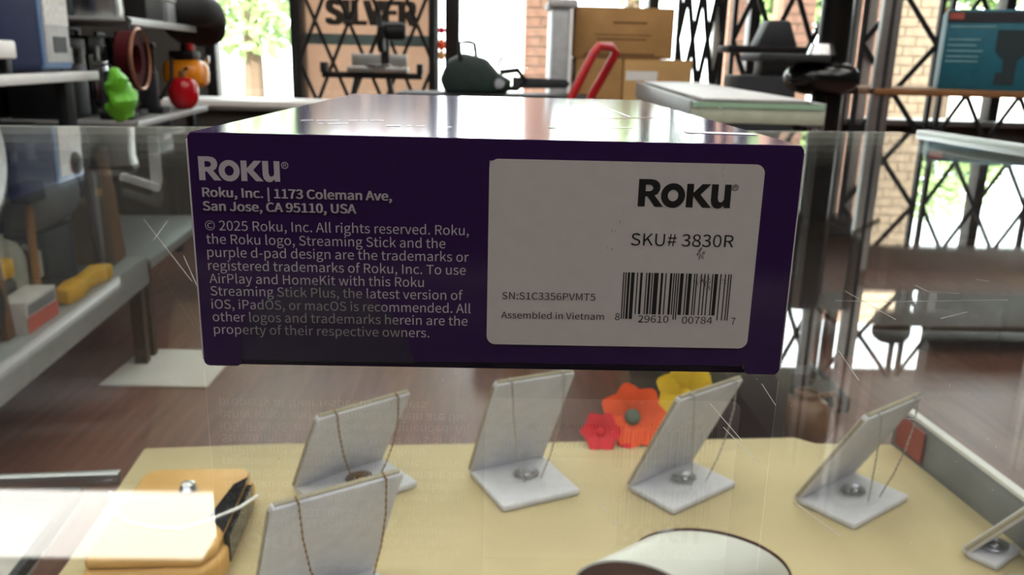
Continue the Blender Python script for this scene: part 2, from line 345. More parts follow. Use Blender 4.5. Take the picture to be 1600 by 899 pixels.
# display board in the case
M('beige board', 'baaa82', .75, var=.05, scale=20); ZB = -.258
brd = tag(G().prism([(-.2, .06), (.44, .1), (.412, .385), (.3985, .512), (.332, .512), (.317, .523), (-.03, .497), (-.12, .497), (-.231, .484), (-.214, .32)], ZB-.008, ZB).build('display_board', 'beige board', bevel=.0008), 'beige display board carrying the white jewellery stands', 'board')
M('tray silver', 'a7a39c', .3, .7, var=.08)
t = thing('silver_tray', 'flat silver-grey tray at the left end of the counter', 'tray', (-.4, .3, -.266), .11)
G().span(-.2, .165, -.1, .095, 0, .004).build('base', 'tray silver', t, bevel=.001)
g = G(); g.span(-.2, .165, .09, .095, .004, .012); g.span(-.2, -.195, -.1, .09, .004, .012); g.span(.16, .165, -.1, .09, .004, .012); g.span(-.2, .165, -.1, -.095, .004, .012); g.build('rim', 'dark grey', t, smooth=False)

# ------------------------------------------------------------------ jewellery stands
M('velvet', 'cdcdd2', .85, var=.06, scale=120, bump=.3); M('velvet edge', 'a59c86', .9, var=.1, scale=80); M('silver chain', 'b8b8b8', .3, 1, var=.1); M('gold chain', '8a6a44', .35, 1, var=.1)
def stand(A, ang, w, base, lean, ht, lb, chain='silver chain', fr=(.18, .84), drop=.75):
    """A: left end of the hinge line on the board; base reaches forward-right, panel leans forward over it"""
    t = thing('jewellery_stand', lb, 'stand', A, ang, 'white jewellery stands in the counter')
    th = .0055
    G().span(0, w, -base, 0, .0004, th).build('base', 'velvet', t, bevel=.0018)
    L = math.hypot(lean, ht); d = Vector((0, -lean/L, ht/L)); n = Vector((0, ht/L, lean/L))
    def pp(u, s, o): return Vector((u, 0, .001)) + d*s + n*o
    g = G(); c = [pp(u, s, o) for o in (0, th) for (u, s) in ((0, 0), (w, 0), (w, L), (0, L))]
    g.add(c, [(0, 1, 2, 3), (7, 6, 5, 4), (0, 4, 5, 1), (1, 5, 6, 2), (2, 6, 7, 3), (3, 7, 4, 0)]); g.build('panel', 'velvet', t, bevel=.0018)
    g = G()
    for u in (.0003, w-.0003): g.tube([pp(u, .004, th*.6), pp(u, L*.97, th*.6)], .0016, 6)
    g.tube([pp(.002, L, th*.6), pp(w-.002, L, th*.6)], .0016, 6)
    g.build('edge_piping', 'velvet edge', t)
    # necklace: runs over the top edge in two notches and hangs free to the base
    for k, f in enumerate(fr):
        top = pp(w*f, L+.0012, 0); z1 = th+.001
        pts = [pp(w*f, L*.9, th+.001), pp(w*f, L+.0012, th*.6), top+Vector((0, -.001, 0))]
        cx = w*(.55 if k == 0 else .62)
        for q in (.25, .5, .75, 1): pts.append(Vector((top.x+(cx-top.x)*q**2*drop, top.y-.002+.012*q*q, top.z+(z1-top.z)*q)))
        g = G()
        g.tube(pts, .00042, 6)
        for i in range(len(pts)-1):
            n_ = max(2, int((pts[i+1]-pts[i]).length/.004))
            for j in range(n_): g.ell(pts[i].lerp(pts[i+1], j/n_), (.0008, .0008, .0011), 6, 4)
        g.build('chain', chain, t)
    g = G(); rr = random.Random(int(w*1e5))
    for j in range(3): g.tube([Vector((w*.56+math.cos(a)*(.006+.002*j), -base*.42+math.sin(a)*(.005+.0015*j), th+.0008+.0006*j)) for a in [i*6.283/14 for i in range(14)]], .0006, 5, True)
    g.ell((w*.55, -base*.45, th+.002), (.003, .003, .002), 10, 6); g.build('pendant', chain, t)
    return t
R = math.radians
stand((-.093, .415, ZB), R(40), .076, .05, .042, .072, 'small white jewellery stand at the back left, behind another stand', 'gold chain')
stand((.036, .444, ZB), R(25), .064, .06, .045, .091, 'white jewellery stand left of the orange flower')
stand((.157, .424, ZB), R(37), .071, .044, .042, .087, 'white jewellery stand right in front of the orange and yellow flowers')
stand((.280, .409, ZB), R(36), .073, .046, .045, .083, 'white jewellery stand nearest the right side of the counter')
stand((-.083, .275, ZB), R(33), .075, .05, .045, .088, 'foremost white jewellery stand with brown rope chains, cut by the lower frame', 'gold chain')
stand((.369, .341, ZB), R(36), .036, .02, .048, .07, 'white jewellery stand seen edge-on at the lower right corner')

# bracelet display: tapered half drum with dark ends
M('cream leather', 'c9c9c0', .4, var=.04, scale=40); M('maroon lacquer', '3a1418', .15, var=.15)
t = thing('bracelet_display', 'curved white bracelet display with dark maroon ends at the bottom edge', 'display', (.163, .313, ZB), R(-16))
n = 24; ang = [math.pi*i/n for i in range(n+1)]; k = n+1
def arc(x, y, r, h): return [(x+r*math.cos(a_), y, h*math.sin(a_)) for a_ in ang]
def loft(A0, A1): g = G(); g.add(A0+A1, [(i, i+1, k+i+1, k+i) for i in range(k-1)]+[tuple(range(k)), tuple(range(2*k-1, k-1, -1)), (0, k, 2*k-1, k-1)]); return g
loft(arc(-.018, -.02, .037, .022), arc(.026, .02, .05, .026)).build('drum', 'cream leather', t)
loft(arc(-.018, -.0215, .0355, .0205), arc(-.018, -.0202, .0355, .0205)).build('end_cap', 'maroon lacquer', t)
loft(arc(.0262, .0202, .051, .027), arc(.0265, .022, .051, .027)).build('end_cap', 'maroon lacquer', t)

# tan gift box with dark open end
M('tan leather', 'c79a55', .45, var=.1, scale=25); M('dark inlay', '1d2022', .15, .6)
t = thing('tan_gift_box', 'tan chamfered gift box with dark opening at its right end', 'box', (-.148, .345, ZB), R(4))
G().prism([(-.042, -.058), (.028, -.058), (.036, -.045), (.036, .05), (.028, .058), (-.034, .058), (-.042, .05)], .0004, .019).build('body', 'tan leather', t, bevel=.004, seg=3)
G().prism([(-.040, -.056), (.026, -.056), (.033, -.044), (.033, .049), (.027, .056), (-.033, .056), (-.040, .048)], .0195, .027).build('lid', 'tan leather', t, bevel=.003, seg=3)
G().prism([(.020, -.012), (.0335, -.03), (.0335, .04), (.026, .03)], .0265, .0276).build('opening', 'dark inlay', t, smooth=False); G().prism([(.0335, -.03), (.0372, -.03), (.0372, .035), (.0335, .035)], .006, .024).build('opening', 'dark inlay', t, smooth=False)
G().lathe([(.001, .0268), (.005, .0268), (.0062, .029), (.0045, .033), (.001, .034)], 16, Matrix.Translation((-.002, .022, 0))).build('knob', 'steel', t)
cr_ = [onz(*p, ZB+.0285) for p in ((172, 770), (176, 795), (196, 815), (240, 824), (285, 826), (330, 812), (375, 793), (402, 775))]
tag(G().tube(cr_, .0011, 8).build('string_loop', 'white gloss'), 'thin white cord loop lying over the tan gift box', 'cord')

# artificial flowers standing behind the board
def flower(px, py, Y, r, m, mc, lb, tilt=.5, n=10, rows=2):
    c = ony(px, py, Y); zb = ZB
    t = thing('flower', lb, 'flower', (c.x, Y, zb), 0, 'artificial flowers in the counter'); h = c.z-zb
    pm_ = G(); vs = []
    for i in range(7):
        q = i/6; wd = .42*r*(math.sin(math.pi*min(1, q*.86+.1)))+.02*r
        for s_ in (-1, 0, 1): vs.append((r*(.15+.85*q), s_*wd, .16*r*math.sin(q*2.4)-(.05*r if s_ == 0 else 0)))
    fs = [(3*i+j, 3*i+j+1, 3*i+j+4, 3*i+j+3) for i in range(6) for j in (0, 1)]
    pm_.add(vs, fs); me = pm_.mesh('petal')
    for row in range(rows):
        for i in range(n):
            p = link('petal', me, m, t)
            p.matrix_local = Matrix.Translation((0, 0, h)) @ Matrix.Rotation(tilt, 4, 'X') @ Matrix.Rotation(2*math.pi*(i+.5*row)/n, 4, 'Z') @ Matrix.Rotation(.25*row-.15, 4, 'Y') @ Matrix.Scale(1-.22*row, 4)
    G().ell((0, 0, 0), (.24*r, .24*r, .12*r), 12, 6).build('centre', mc, t).matrix_local = Matrix.Translation((0, 0, h)) @ Matrix.Rotation(tilt, 4, 'X') @ Matrix.Translation((0, 0, .05*r))
    G().tube([(0, 0, .001), (.004, .004, h*.5), (0, 0, h-.004)], .002, 6).build('stem', 'leaf dark', t)
M('petal orange', 'e0521c', .7, var=.15, scale=60); M('petal red', 'd01828', .7, var=.15, scale=60); M('petal yellow', 'c9a414', .7, var=.15, scale=60); M('flower eye', '566a5a', .7); M('leaf dark', '3c5a2c', .7)
flower(988, 652, .518, .030, 'petal orange', 'flower eye', 'orange artificial flower with a grey eye', 1.1, 7)
flower(938, 676, .505, .018, 'petal red', 'petal red', 'small red artificial flower left of the orange one', 1.0, 6)
flower(1000, 686, .512, .024, 'petal red', 'petal red', 'red artificial flower under the orange one', .5, 7)
flower(1072, 620, .54, .030, 'petal yellow', 'petal yellow', 'yellow artificial flower right of the orange one', .9, 7)

# ================================================================== THE PURPLE CARTON
BW, BH, BL = .105, .042, .1682
def purple_mat():
    m = M('purple card', '371c52', .13, var=.06, scale=400, coat=.15, spec=.5)
    return m
purple_mat(); M('paper edge', 'e8e4e8', .7, var=.03); M('print grey', 'cac2ce', .6, var=.04); M('label paper', 'dad5d3', .65, var=.03, scale=300); M('ink', '0c0c0e', .6, var=.1); M('smudge', '565252', .9, var=.4, scale=2000); M('flap dark', '1a0e2a', .5)
bx = thing('streaming_stick_carton', 'purple retail carton with white product label standing on the counter glass', 'carton', (0, 0, 0))
g = G(); NX, NY = 14, 20; x0, x1, y0, y1 = .0004, BW-.0004, .0008, BL; vs = []
def topz(u, v): return BH-.0002+.0004*math.sin(math.pi*u)**.8*math.sin(math.pi*min(v, 1))**.7
for j in range(NY+1):
    for i in range(NX+1):
        u, v = i/NX, j/NY; vs.append((x0+(x1-x0)*u, y0+(y1-y0)*v, topz(u, v)))
fs = [(j*(NX+1)+i, j*(NX+1)+i+1, (j+1)*(NX+1)+i+1, (j+1)*(NX+1)+i) for j in range(NY) for i in range(NX)]
rim = [(0, i) for i in range(NX)]+[(j, NX) for j in range(NY)]+[(NY, NX-i) for i in range(NX)]+[(NY-j, 0) for j in range(NY)]
idx = [j*(NX+1)+i for j, i in rim]; k0 = len(vs); vs += [(vs[i][0], vs[i][1], .0002) for i in idx]; q = len(idx)
fs += [(idx[(i+1) % q], idx[i], k0+i, k0+(i+1) % q) for i in range(q)]+[tuple(k0+i for i in range(q))]
g.add(vs, fs); g.build('body', 'purple card', bx)
# front flap with two locking tabs; XZ outline extruded in y
def rc(cx, cz, r, a0, a1, n=5): return [(cx+r*math.cos(a0+(a1-a0)*i/n), cz+r*math.sin(a0+(a1-a0)*i/n)) for i in range(n+1)]
pi = math.pi
out = rc(.0012, .0012, .0011, pi, 1.5*pi)+rc(.0058, .0012, .0011, 1.5*pi, 2*pi)+[(.0070, .0014), (.0982, .0017)]+rc(.0994, .0010, .0009, pi, 1.5*pi)+rc(.1038, .0012, .0011, 1.5*pi, 2*pi)+[(BW-.0001, .0412)]+rc(BW-.0012, BH-.0011, .001, 0, pi/2)+rc(.0012, BH-.0011, .001, pi/2, pi)
XZ = Matrix(((1, 0, 0, 0), (0, 0, 1, 0), (0, 1, 0, 0), (0, 0, 0, 1)))
G().prism(out, 0, .0007, XZ).build('front_flap', 'purple card', bx, bevel=.0001, seg=1, label='dark purple front flap with small print')
for s_ in (-1, 1):
    x = .00002 if s_ < 0 else BW-.00002
    G().span(x-.00014, x+.00014, .0001, .0008, .0013, BH-.0013).build('paper_edge', 'paper edge', bx, smooth=False, label='white cut edge of the cardboard')
G().span(.0072, .0980, .0009, .0012, .0003, .0017).build('inner_flap', 'flap dark', bx, smooth=False)
G().span(.00695, .00712, -.00003, .0003, .0013, .0052).build('tab_slit', 'ink', bx, smooth=False); G().span(.09815, .0983, -.00003, .0003, .0012, .0030).build('tab_slit', 'ink', bx, smooth=False)
def face(px, py): p = ony(px, py, 0); return p.x, p.z
c5 = lambda x, y: face(280+x*.4673, 180+y*.4673)
c6 = lambda x, y: face(740+x*.4783, 180+y*.4783)
LOGO = [
 [(0, 0), (0, 1), (.46, 1), (.62, .97), (.74, .88), (.79, .74), (.78, .6), (.71, .48), (.6, .41), (.93, 0), (.62, 0), (.34, .37), (.26, .37), (.26, 0)],
 [(.26, .8), (.42, .8), (.5, .76), (.53, .68), (.5, .6), (.42, .56), (.26, .56)],
 [(1.27+.44*math.cos(i*pi/16), .42+.45*math.sin(i*pi/16)) for i in range(32)], [(1.27+.19*math.cos(i*pi/16), .42+.21*math.sin(i*pi/16)) for i in range(32)],
 [(1.76, 0), (1.76, .86), (2.01, .86), (2.01, .54), (2.32, .86), (2.63, .86), (2.27, .47), (2.69, 0), (2.37, 0), (2.01, .41), (2.01, 0)],
 [(2.66, .86), (2.91, .86), (2.91, .36), (2.94, .25), (3.01, .2), (3.09, .23), (3.14, .31), (3.14, .86), (3.38, .86), (3.38, 0), (3.16, 0), (3.14, .09), (3.04, .0), (2.93, -.03), (2.8, .0), (2.7, .11), (2.66, .27)]]
def logo(name, mat, parent, xa, xb, zb, eps):
    cu = bpy.data.curves.new('l', 'CURVE'); cu.dimensions = '2D'; cu.fill_mode = 'FRONT'
    for L in LOGO:
        s = cu.splines.new('POLY'); s.points.add(len(L)-1); s.use_cyclic_u = True
        for p, (x, y) in zip(s.points, L): p.co = (x, y, 0, 1)
    ob = bpy.data.objects.new('l', cu); COL.objects.link(ob)
    me = bpy.data.meshes.new_from_object(ob.evaluated_get(bpy.context.evaluated_depsgraph_get())); bpy.data.objects.remove(ob)
    k = (xb-xa)/3.38
    for v in me.vertices: v.co = (xa+v.co.x*k, -eps, zb+v.co.y*k)
    return link(name, me, mat, parent)
def regmark(parent, c, r, mat, eps):
    n = 20; g = G(); o_ = [(c[0]+r*math.cos(2*pi*i/n), -eps, c[1]+r*math.sin(2*pi*i/n)) for i in range(n)]; i_ = [(c[0]+r*.8*math.cos(2*pi*i/n), -eps, c[1]+r*.8*math.sin(2*pi*i/n)) for i in range(n)]
    g.add(o_+i_, [(i, (i+1) % n, n+(i+1) % n, n+i) for i in range(n)]); g.build('registered_mark', mat, parent, smooth=False)
    text_obj('R', 'registered_mark', mat, parent, c[0]-r*.42, c[0]+r*.45, c[1]-r*.5, eps, cap=r)
def line(name, txt, mat, parent, cf, xl, xr, bl, br, cap, eps, off=0.):
    a, b = cf(xl, bl), cf(xr, br); return text_obj(txt, name, mat, parent, a[0], b[0], (a[1]+b[1])/2, eps, cap=cap, offset=off)
E1 = .00004
a = c5(68, 218); b = c5(338, 222); logo('logo_print', 'print grey', bx, a[0], b[0], (a[1]+b[1])/2, E1)
regmark(bx, c5(353, 168), .0006, 'print grey', E1)
line('address_print', 'Roku, Inc. | 1173 Coleman Ave,', 'print grey', bx, c5, 78, 712, 272, 286, .00155, E1, .013)
line('address_print', 'San Jose, CA 95110, USA', 'print grey', bx, c5, 80, 593, 319, 328, .00155, E1, .013)
for txt, xl, xr, bl, br in (('© 2025 Roku, Inc. All rights reserved. Roku,', 88, 968, 386, 400), ('the Roku logo, Streaming Stick and the', 92, 890, 430, 445), ('purple d-pad design are the trademarks or', 95, 968, 474, 490), ('registered trademarks of Roku, Inc. To use', 98, 958, 517, 535), ('AirPlay and HomeKit with this Roku', 102, 818, 560, 576), ('Streaming Stick Plus, the latest version of', 106, 948, 602, 619), ('iOS, iPadOS, or macOS is recommended. All', 109, 974, 645, 664), ('other logos and trademarks herein are the', 113, 964, 687, 706), ('property of their respective owners.', 117, 836, 729, 745)):
    line('legal_print', txt, 'print grey', bx, c5, xl, xr, bl, br, .00168, E1, -.006)
# white label
TL, TR, BR_, BLc = c6(52, 144), c6(955, 160), c6(890, 768), c6(42, 742)
lx0, lx1, lz0, lz1 = (TL[0]+BLc[0])/2, (TR[0]+BR_[0])/2, (BLc[1]+BR_[1])/2, (TL[1]+TR[1])/2; rr = .0016
lab = G().prism(rc(lx0+rr, lz0+rr, rr, pi, 1.5*pi, 8)+rc(lx1-rr, lz0+rr, rr, 1.5*pi, 2*pi, 8)+rc(lx1-rr, lz1-rr, rr, 0, pi/2, 8)+rc(lx0+rr, lz1-rr, rr, pi/2, pi, 8), -.00012, -.00001, XZ).build('product_label', 'label paper', bx, smooth=False, label='white rounded product label with black print')
lab['label'] = 'white rounded product label with black print'
E2 = .00015
a = c6(535, 298); b = c6(836, 303); logo('logo_print', 'ink', lab, a[0], b[0], (a[1]+b[1])/2, E2); regmark(lab, c6(855, 237), .00055, 'ink', E2)
line('sku_print', 'SKU# 3830R', 'ink', lab, c6, 513, 847, 424, 432, .00215, E2, -.008)
line('serial_print', 'SN:S1C3356PVMT5', 'ink', lab, c6, 93, 397, 599, 607, .00128, E2, -.01)
line('origin_print', 'Assembled in Vietnam', 'ink', lab, c6, 90, 425, 662, 669, .0012, E2, -.008)
Lc = ['0001101', '0011001', '0010011', '0111101', '0100011', '0110001', '0101111', '0111011', '0110111', '0001011']
code = '829610007847'; bits = '101'+''.join(Lc[int(d)] for d in code[:6])+'01010'+''.join(''.join('1' if c == '0' else '0' for c in Lc[int(d)]) for d in code[6:])+'101'
a = c6(489, 513); b = c6(843, 520); zb_, zt_ = c6(660, 652)[1], (a[1]+b[1])/2; zg = c6(660, 668)[1]; mw = (b[0]-a[0])/len(bits)
g = G(); i = 0
while i < len(bits):
    if bits[i] == '1':
        j = i
        while j < len(bits) and bits[j] == '1': j += 1
        lowz = zg if (i < 10 or i > 84 or 45 <= i <= 49) else zb_
        g.add([(a[0]+i*mw, -E2, lowz), (a[0]+j*mw, -E2, lowz), (a[0]+j*mw, -E2, zt_), (a[0]+i*mw, -E2, zt_)], [(0, 1, 2, 3)]); i = j
    else: i += 1
g.build('barcode', 'ink', lab, smooth=False)
for txt, xl, xr, bl in (('8', 461, 476, 669), ('29610', 536, 635, 677), ('00784', 679, 778, 681), ('7', 840, 853, 684)): line('barcode_digits', txt, 'ink', lab, c6, xl, xr, bl, bl, .00128, E2)
def blot(cx, cy, rx, ry, seed, n=26, sc=1.):
    r_ = random.Random(seed); g = G()
    for _ in range(n):
        x, z = c6(cx+r_.gauss(0, rx), cy+r_.gauss(0, ry)); s = r_.uniform(.00005, .00016)*sc; k = r_.uniform(1, 3); an = r_.uniform(1, 2)
        dx, dz = math.cos(an)*s*k, math.sin(an)*s*k; g.add([(x-dx, -E2-.00001, z-dz), (x+s*.3, -E2-.00001, z-s*.2), (x+dx, -E2-.00001, z+dz), (x-s*.3, -E2-.00001, z+s*.2)], [(0, 1, 2, 3)])
    g.build('smudge', 'smudge', lab, smooth=False)
blot(740, 448, 7, 12, 1, 16, 1.9); blot(755, 545, 15, 11, 2, 46, 1.7); blot(815, 540, 9, 7, 3, 8); blot(465, 360, 8, 14, 4, 5); blot(450, 440, 10, 6, 5, 5); blot(815, 185, 4, 8, 6, 3); blot(545, 433, 2, 2, 7, 2)
# clear round seal folded over the lower edge
SEAL = glass_mat('seal film', (.97, .97, .97), .04, haze=.005)
cxs, czs = face(506, 578); rs = .0165
pts = [(cxs+rs*math.cos(t_), czs+rs*math.sin(t_)) for t_ in [pi*.985-pi*.97*i/24 for i in range(25)]]
pts = [(max(x, .0073), max(z, .0013)) for x, z in pts]; pts = [p for i, p in enumerate(pts) if i == 0 or (abs(p[0]-pts[i-1][0])+abs(p[1]-pts[i-1][1])) > 1e-5]
G().prism(pts, -.00022, -.00016, XZ).build('clear_seal', SEAL, bx, smooth=False, label='clear round sealing sticker over the lower left edge')
g = G(); x, z = face(765, 251); g.span(x, x+.0004, -.00003, 0, z-.002, z); g.span(x, x+.0012, -.00003, 0, z-.0001, z); g.build('corner_mark', 'print grey', bx, smooth=False)
# top print
def top(px, py): p = onz(px, py, BH); return p.x, p.y
M('top print', 'f4f0f8', .35, var=.03); ZT = BH+.0011
def topbar(px0, py0, px1, py1, w, m='top print', nm='top_print'):
    p, q_ = top(px0, py0), top(px1, py1); return strip(p, q_, w, ZT-.0002, ZT-.0001).build(nm, m, bx, smooth=False)
def conf(o):                                     # drape top print on the bulged lid
    for v in o.data.vertices:
        u, w = (v.co.x-x0_)/(x1_-x0_), (v.co.y-.0008)/(BL-.0008); v.co.z = topz(min(max(u, 0), 1), min(max(w, 0), 1))+.00008+(.00002 if v.co.z > ZT-.00015 else 0)
    return o
x0_, x1_ = .0004, BW-.0004
conf(topbar(604, 197, 626, 197, .0007)); conf(topbar(1070, 206, 1180, 209, .002))
for px0, px1, py in ((636, 644, 197), (650, 664, 197.5), (498, 506, 193), (512, 545, 193.2), (470, 490, 188), (494, 530, 188.3), (544, 560, 188.6), (563, 575, 188.8), (578, 600, 189), (870, 884, 201), (890, 912, 201.3), (700, 706, 199), (900, 922, 180), (880, 905, 158), (930, 990, 200)):
    p, q_ = top(px0, py), top(px1, py); conf(strip(p, q_, .00035, ZT-.0002, ZT-.0001).build('top_print', 'top print', bx, smooth=False))
M('red print', 'b0524a', .4); conf(topbar(900, 187, 1035, 184, .0004, 'red print', 'red_stripe')); conf(topbar(925, 160, 985, 184, .0003, 'top print', 'diagonal_line'))
M('green print', '6fae4c', .4); conf(topbar(858, 200, 868, 200, .0011, 'green print', 'green_dot'))

# ================================================================== SHOP FURNITURE AND STOCK
# ---- left shelving, near and far unit
SA = math.atan(.094)                              # both stand square to the left wall, turned 5 degrees
def sh(y, z, off=0.):                             # point on the shelf front line at depth y; off goes back to the wall
    return Vector((-1.11-.094*(y-2.6)-off, y-.094*off, z))
M('shelf metal', 'a9acab', .4, .3, var=.06); M('shelf white', 'd2d3d1', .4, var=.04); M('shelf back', '1d1f22', .85, spec=.1)
def shelving(name, lb, ya, yb, levels, depth, top, bottom):
    c = sh((ya+yb)/2, FLOOR); t = thing(name, lb, 'shelf', c, SA); L = (yb-ya)/math.cos(SA)
    for z, th, m, ye in levels:
        Le = (ye-ya)/math.cos(SA)-L/2
        s_ = G().span(-depth, 0, -L/2, Le, z-FLOOR-.012, z-FLOOR).build('shelf_board', 'shelf metal', t, bevel=.002)
        G().span(0, .008, -L/2, Le, z-FLOOR-th, z-FLOOR+.002).build('price_rail', m, s_, bevel=.002)
    G().span(-depth-.02, -depth, -L/2, L/2, .05, top-FLOOR).build('back_panel', 'shelf back', t, smooth=False)
    for y in (-L/2+.02, L/2-.02):
        G().span(-depth-.04, -depth+.0, y-.02, y+.02, 0, top-FLOOR).build('upright', 'dark grey', t, smooth=False)
        G().span(-.05, -.01, y-.02, y+.02, 0, bottom-FLOOR).build('foot', 'dark wood', t, smooth=False)
    return t
shelving('store_shelving', 'grey metal shelving nearest the counter on the left wall', .75, 2.56, [(-.6, .09, 'shelf metal', 2.56), (-.004, .022, 'shelf white', 2.3), (.62, .022, 'shelf white', 2.3)], .44, .9, -.62)
shelving('store_shelving', 'grey metal shelving at the far left beside the window', 2.6, 3.42, [(-.62, .03, 'shelf metal', 3.42), (-.165, .02, 'shelf metal', 3.52), (.155, .022, 'shelf metal', 3.42)], .44, .9, -.64)
# low bench past the shelving
c = ony(395, 158, 4.2); t = thing('low_bench', 'low white bench under the left window', 'bench', (c.x, 4.4, FLOOR))
G().span(-.5, .4, -.2, .2, c.z-FLOOR-.03, c.z-FLOOR).build('top', 'white', t, bevel=.003)
for x in (-.45, .35):
    for y in (-.17, .17): G().span(x-.02, x+.02, y-.02, y+.02, 0, c.z-FLOOR-.03).build('leg', 'dark grey', t, smooth=False)

# ---- goods on the near shelf
M('sticker print', 'cfcfca', .6, var=.5, scale=400, stretch=(1, 1, .15))
p = sh(2.03, -.004, .17); t = thing('blue_machine', 'navy blue machine with white printed plate on the near shelf', 'machine', p, SA)
G().box(0, 0, .15, .26, .38, .292).build('housing', 'navy', t, bevel=.02, seg=3)
G().box(.125, .12, .15, .02, .18, .285).build('front_rim', M('blue rim', '5f7fa8', .4), t, bevel=.009, seg=3)
G().box(.136, .12, .15, .004, .15, .25).build('front_plate', 'light grey', t, bevel=.0015)
G().box(.139, .12, .16, .002, .148, .085).build('sticker', 'sticker print', t, smooth=False); G().lathe([(.001, 0), (.03, 0), (.03, .006), (.02, .014), (.001, .015)], 20, Matrix.Translation((.138, .14, .25)) @ Matrix.Rotation(pi/2, 4, 'Y')).build('dial', 'dark grey', t)
G().box(.139, .13, .07, .002, .08, .04).build('vent', 'dark grey', t, smooth=False); G().tube([(-.05, -.1, .29), (-.05, -.1, .34), (-.05, .1, .34), (-.05, .1, .29)], .012).build('handle', 'black', t)
p = sh(1.70, -.004, .06); t = thing('disc_grinder', 'pale round disc machine at the far left edge above the shelf', 'machine', p, SA)
G().lathe([(.001, -.02), (.12, -.02), (.135, -.012), (.14, 0), (.135, .012), (.11, .02), (.05, .03), (.001, .03)], 40, Matrix.Translation((.0, -.01, .185)) @ Matrix.Rotation(pi/2, 4, 'Y')).build('disc', M('disc grey', 'b5b6b5', .5, .2, var=.15, scale=18), t)
G().box(-.01, 0, .012, .12, .12, .02).build('base', 'dark grey', t, bevel=.003); G().box(-.04, 0, .09, .03, .06, .16).build('bracket', 'dark grey', t, bevel=.004); G().lathe([(.001, 0), (.03, 0), (.02, .02), (.001, .02)], 16, Matrix.Translation((.03, -.01, .185)) @ Matrix.Rotation(pi/2, 4, 'Y')).build('hub', 'steel', t)
p = sh(1.805, -.004, .02); t = thing('white_clamp', 'white bracket clamp at the left end of the near shelf', 'clamp', p, SA)
G().box(0, 0, .055, .03, .085, .04).build('jaw', 'white', t, bevel=.006); G().box(0, .01, .02, .02, .03, .035).build('foot', 'black', t, bevel=.004)
# under the near shelf, on its lower shelf
p = sh(2.2, -.604, .1); zl = -.6
def item(name, lb, cat, y, off, z=zl, rz=SA, grp=None): return thing(name, lb, cat, sh(y, z, off), rz, grp)
M('mallet wood', 'b07c40', .6, var=.15)
t = item('yellow_tool', 'yellow angled tool lying on the lower left shelf edge', 'tool', 2.13, .035)
g = G(); g.prism([(-.02, -.13), (.02, -.15), (.03, -.06), (.015, .02), (.035, .1), (.03, .16), (-.03, .14), (-.02, .02), (-.03, -.05)], .004, .045); g.build('body', 'yellow', t, bevel=.006); G().box(0, .15, .028, .03, .08, .03).build('grip', 'black', t, bevel=.004)
t = item('red_label_box', 'small red and white box on the lower left shelf edge', 'box', 1.83, .05)
G().box(0, 0, .04, .07, .17, .078).build('body', M('box white', 'd4d0cc', .7), t, bevel=.002); G().box(.036, 0, .022, .002, .168, .036).build('red_band', M('salmon', 'cf5a4a', .6), t, smooth=False); G().box(.036, 0, .058, .002, .15, .025).build('grey_band', 'grey', t, smooth=False)
t = item('grey_drum_motor', 'grey drum-shaped motor on the lower left shelf', 'motor', 2.185, .17)
G().lathe([(.001, -.14), (.08, -.14), (.095, -.11), (.095, .1), (.07, .14), (.001, .14)], 24, Matrix.Translation((0, 0, .26)) @ Matrix.Rotation(pi/2, 4, 'X')).build('drum', 'grey', t); G().box(0, 0, .09, .14, .2, .17).build('foot', 'dark grey', t, bevel=.01); G().lathe([(.001, 0), (.02, 0), (.02, .04), (.001, .04)], 14, Matrix.Translation((0, .14, .26)) @ Matrix.Rotation(-pi/2, 4, 'X')).build('shaft', 'steel', t)
for i, (y, off, h, m, lb) in enumerate(((2.49, .05, .36, 'wood', 'tan wooden board leaning at the end of the lower left shelf'), (2.385, .045, .30, 'dark wood', 'dark wooden board leaning beside the tan one'), (1.72, .04, .33, 'wood', 'narrow wooden slat standing on the lower left shelf'))):
    t = item('wooden_board', lb, 'board', y, off); G().box(-.02, 0, h/2+.004, .018, (.1, .1, .035)[i], h, RY(-.07)).build('plank', m, t, bevel=.002); G().box(-.02+.0, 0, h*.8, .024, .03, .02).build('batten', 'carton tan', t, bevel=.002)
t = item('pink_carton', 'small pink and white carton on the lower left shelf end', 'carton', 2.46, .215); G().box(0, 0, .19, .09, .1, .378).build('body', 'white', t, bevel=.003); G().box(.047, 0, .32, .003, .098, .07).build('pink_band', M('pink', 'd9a0a4', .7), t, smooth=False)
t = item('yellow_case', 'flat yellow tool case on the lower left shelf', 'case', 1.80, .17); G().box(0, 0, .13, .15, .2, .05).build('lid', 'yellow', t, bevel=.012, seg=3); G().box(0, 0, .052, .15, .2, .1).build('tray', 'dark grey', t, bevel=.012, seg=3); G().box(.08, 0, .1, .012, .05, .025).build('latch', 'black', t, bevel=.003)
t = item('white_jug', 'dull white jug on the lower left shelf', 'jug', 1.97, .17); G().lathe([(.001, .001), (.06, .001), (.066, .02), (.066, .13), (.05, .17), (.02, .185), (.02, .2), (.001, .2)], 20).build('body', M('jug', 'b6b6a8', .6), t); G().lathe([(.022, .2), (.022, .222), (.001, .222)], 14).build('cap', 'navy', t); G().tube([(.05, .03, .16), (.08, .045, .14), (.08, .045, .08), (.06, .035, .06)], .008).build('handle', 'jug', t)
t = item('grey_bag', 'crumpled grey bag at the far left under the near shelf', 'bag', 1.55, .17, -.6)
g = G(); g.ell((0, 0, .22), (.085, .12, .22), 18, 12, .8)
for i, v in enumerate(g.v): q = 1+.09*math.sin(9*v[2]*7+v[1]*40)*math.cos(v[0]*50); g.v[i] = (v[0]*q, v[1]*q, v[2])
g.build('sack', M('bag grey', '8f9390', .7, var=.25, scale=20), t); G().tube([(0, -.03, .43), (0, -.05, .52), (0, .04, .53), (0, .03, .43)], .012).build('handle', 'grey', t)
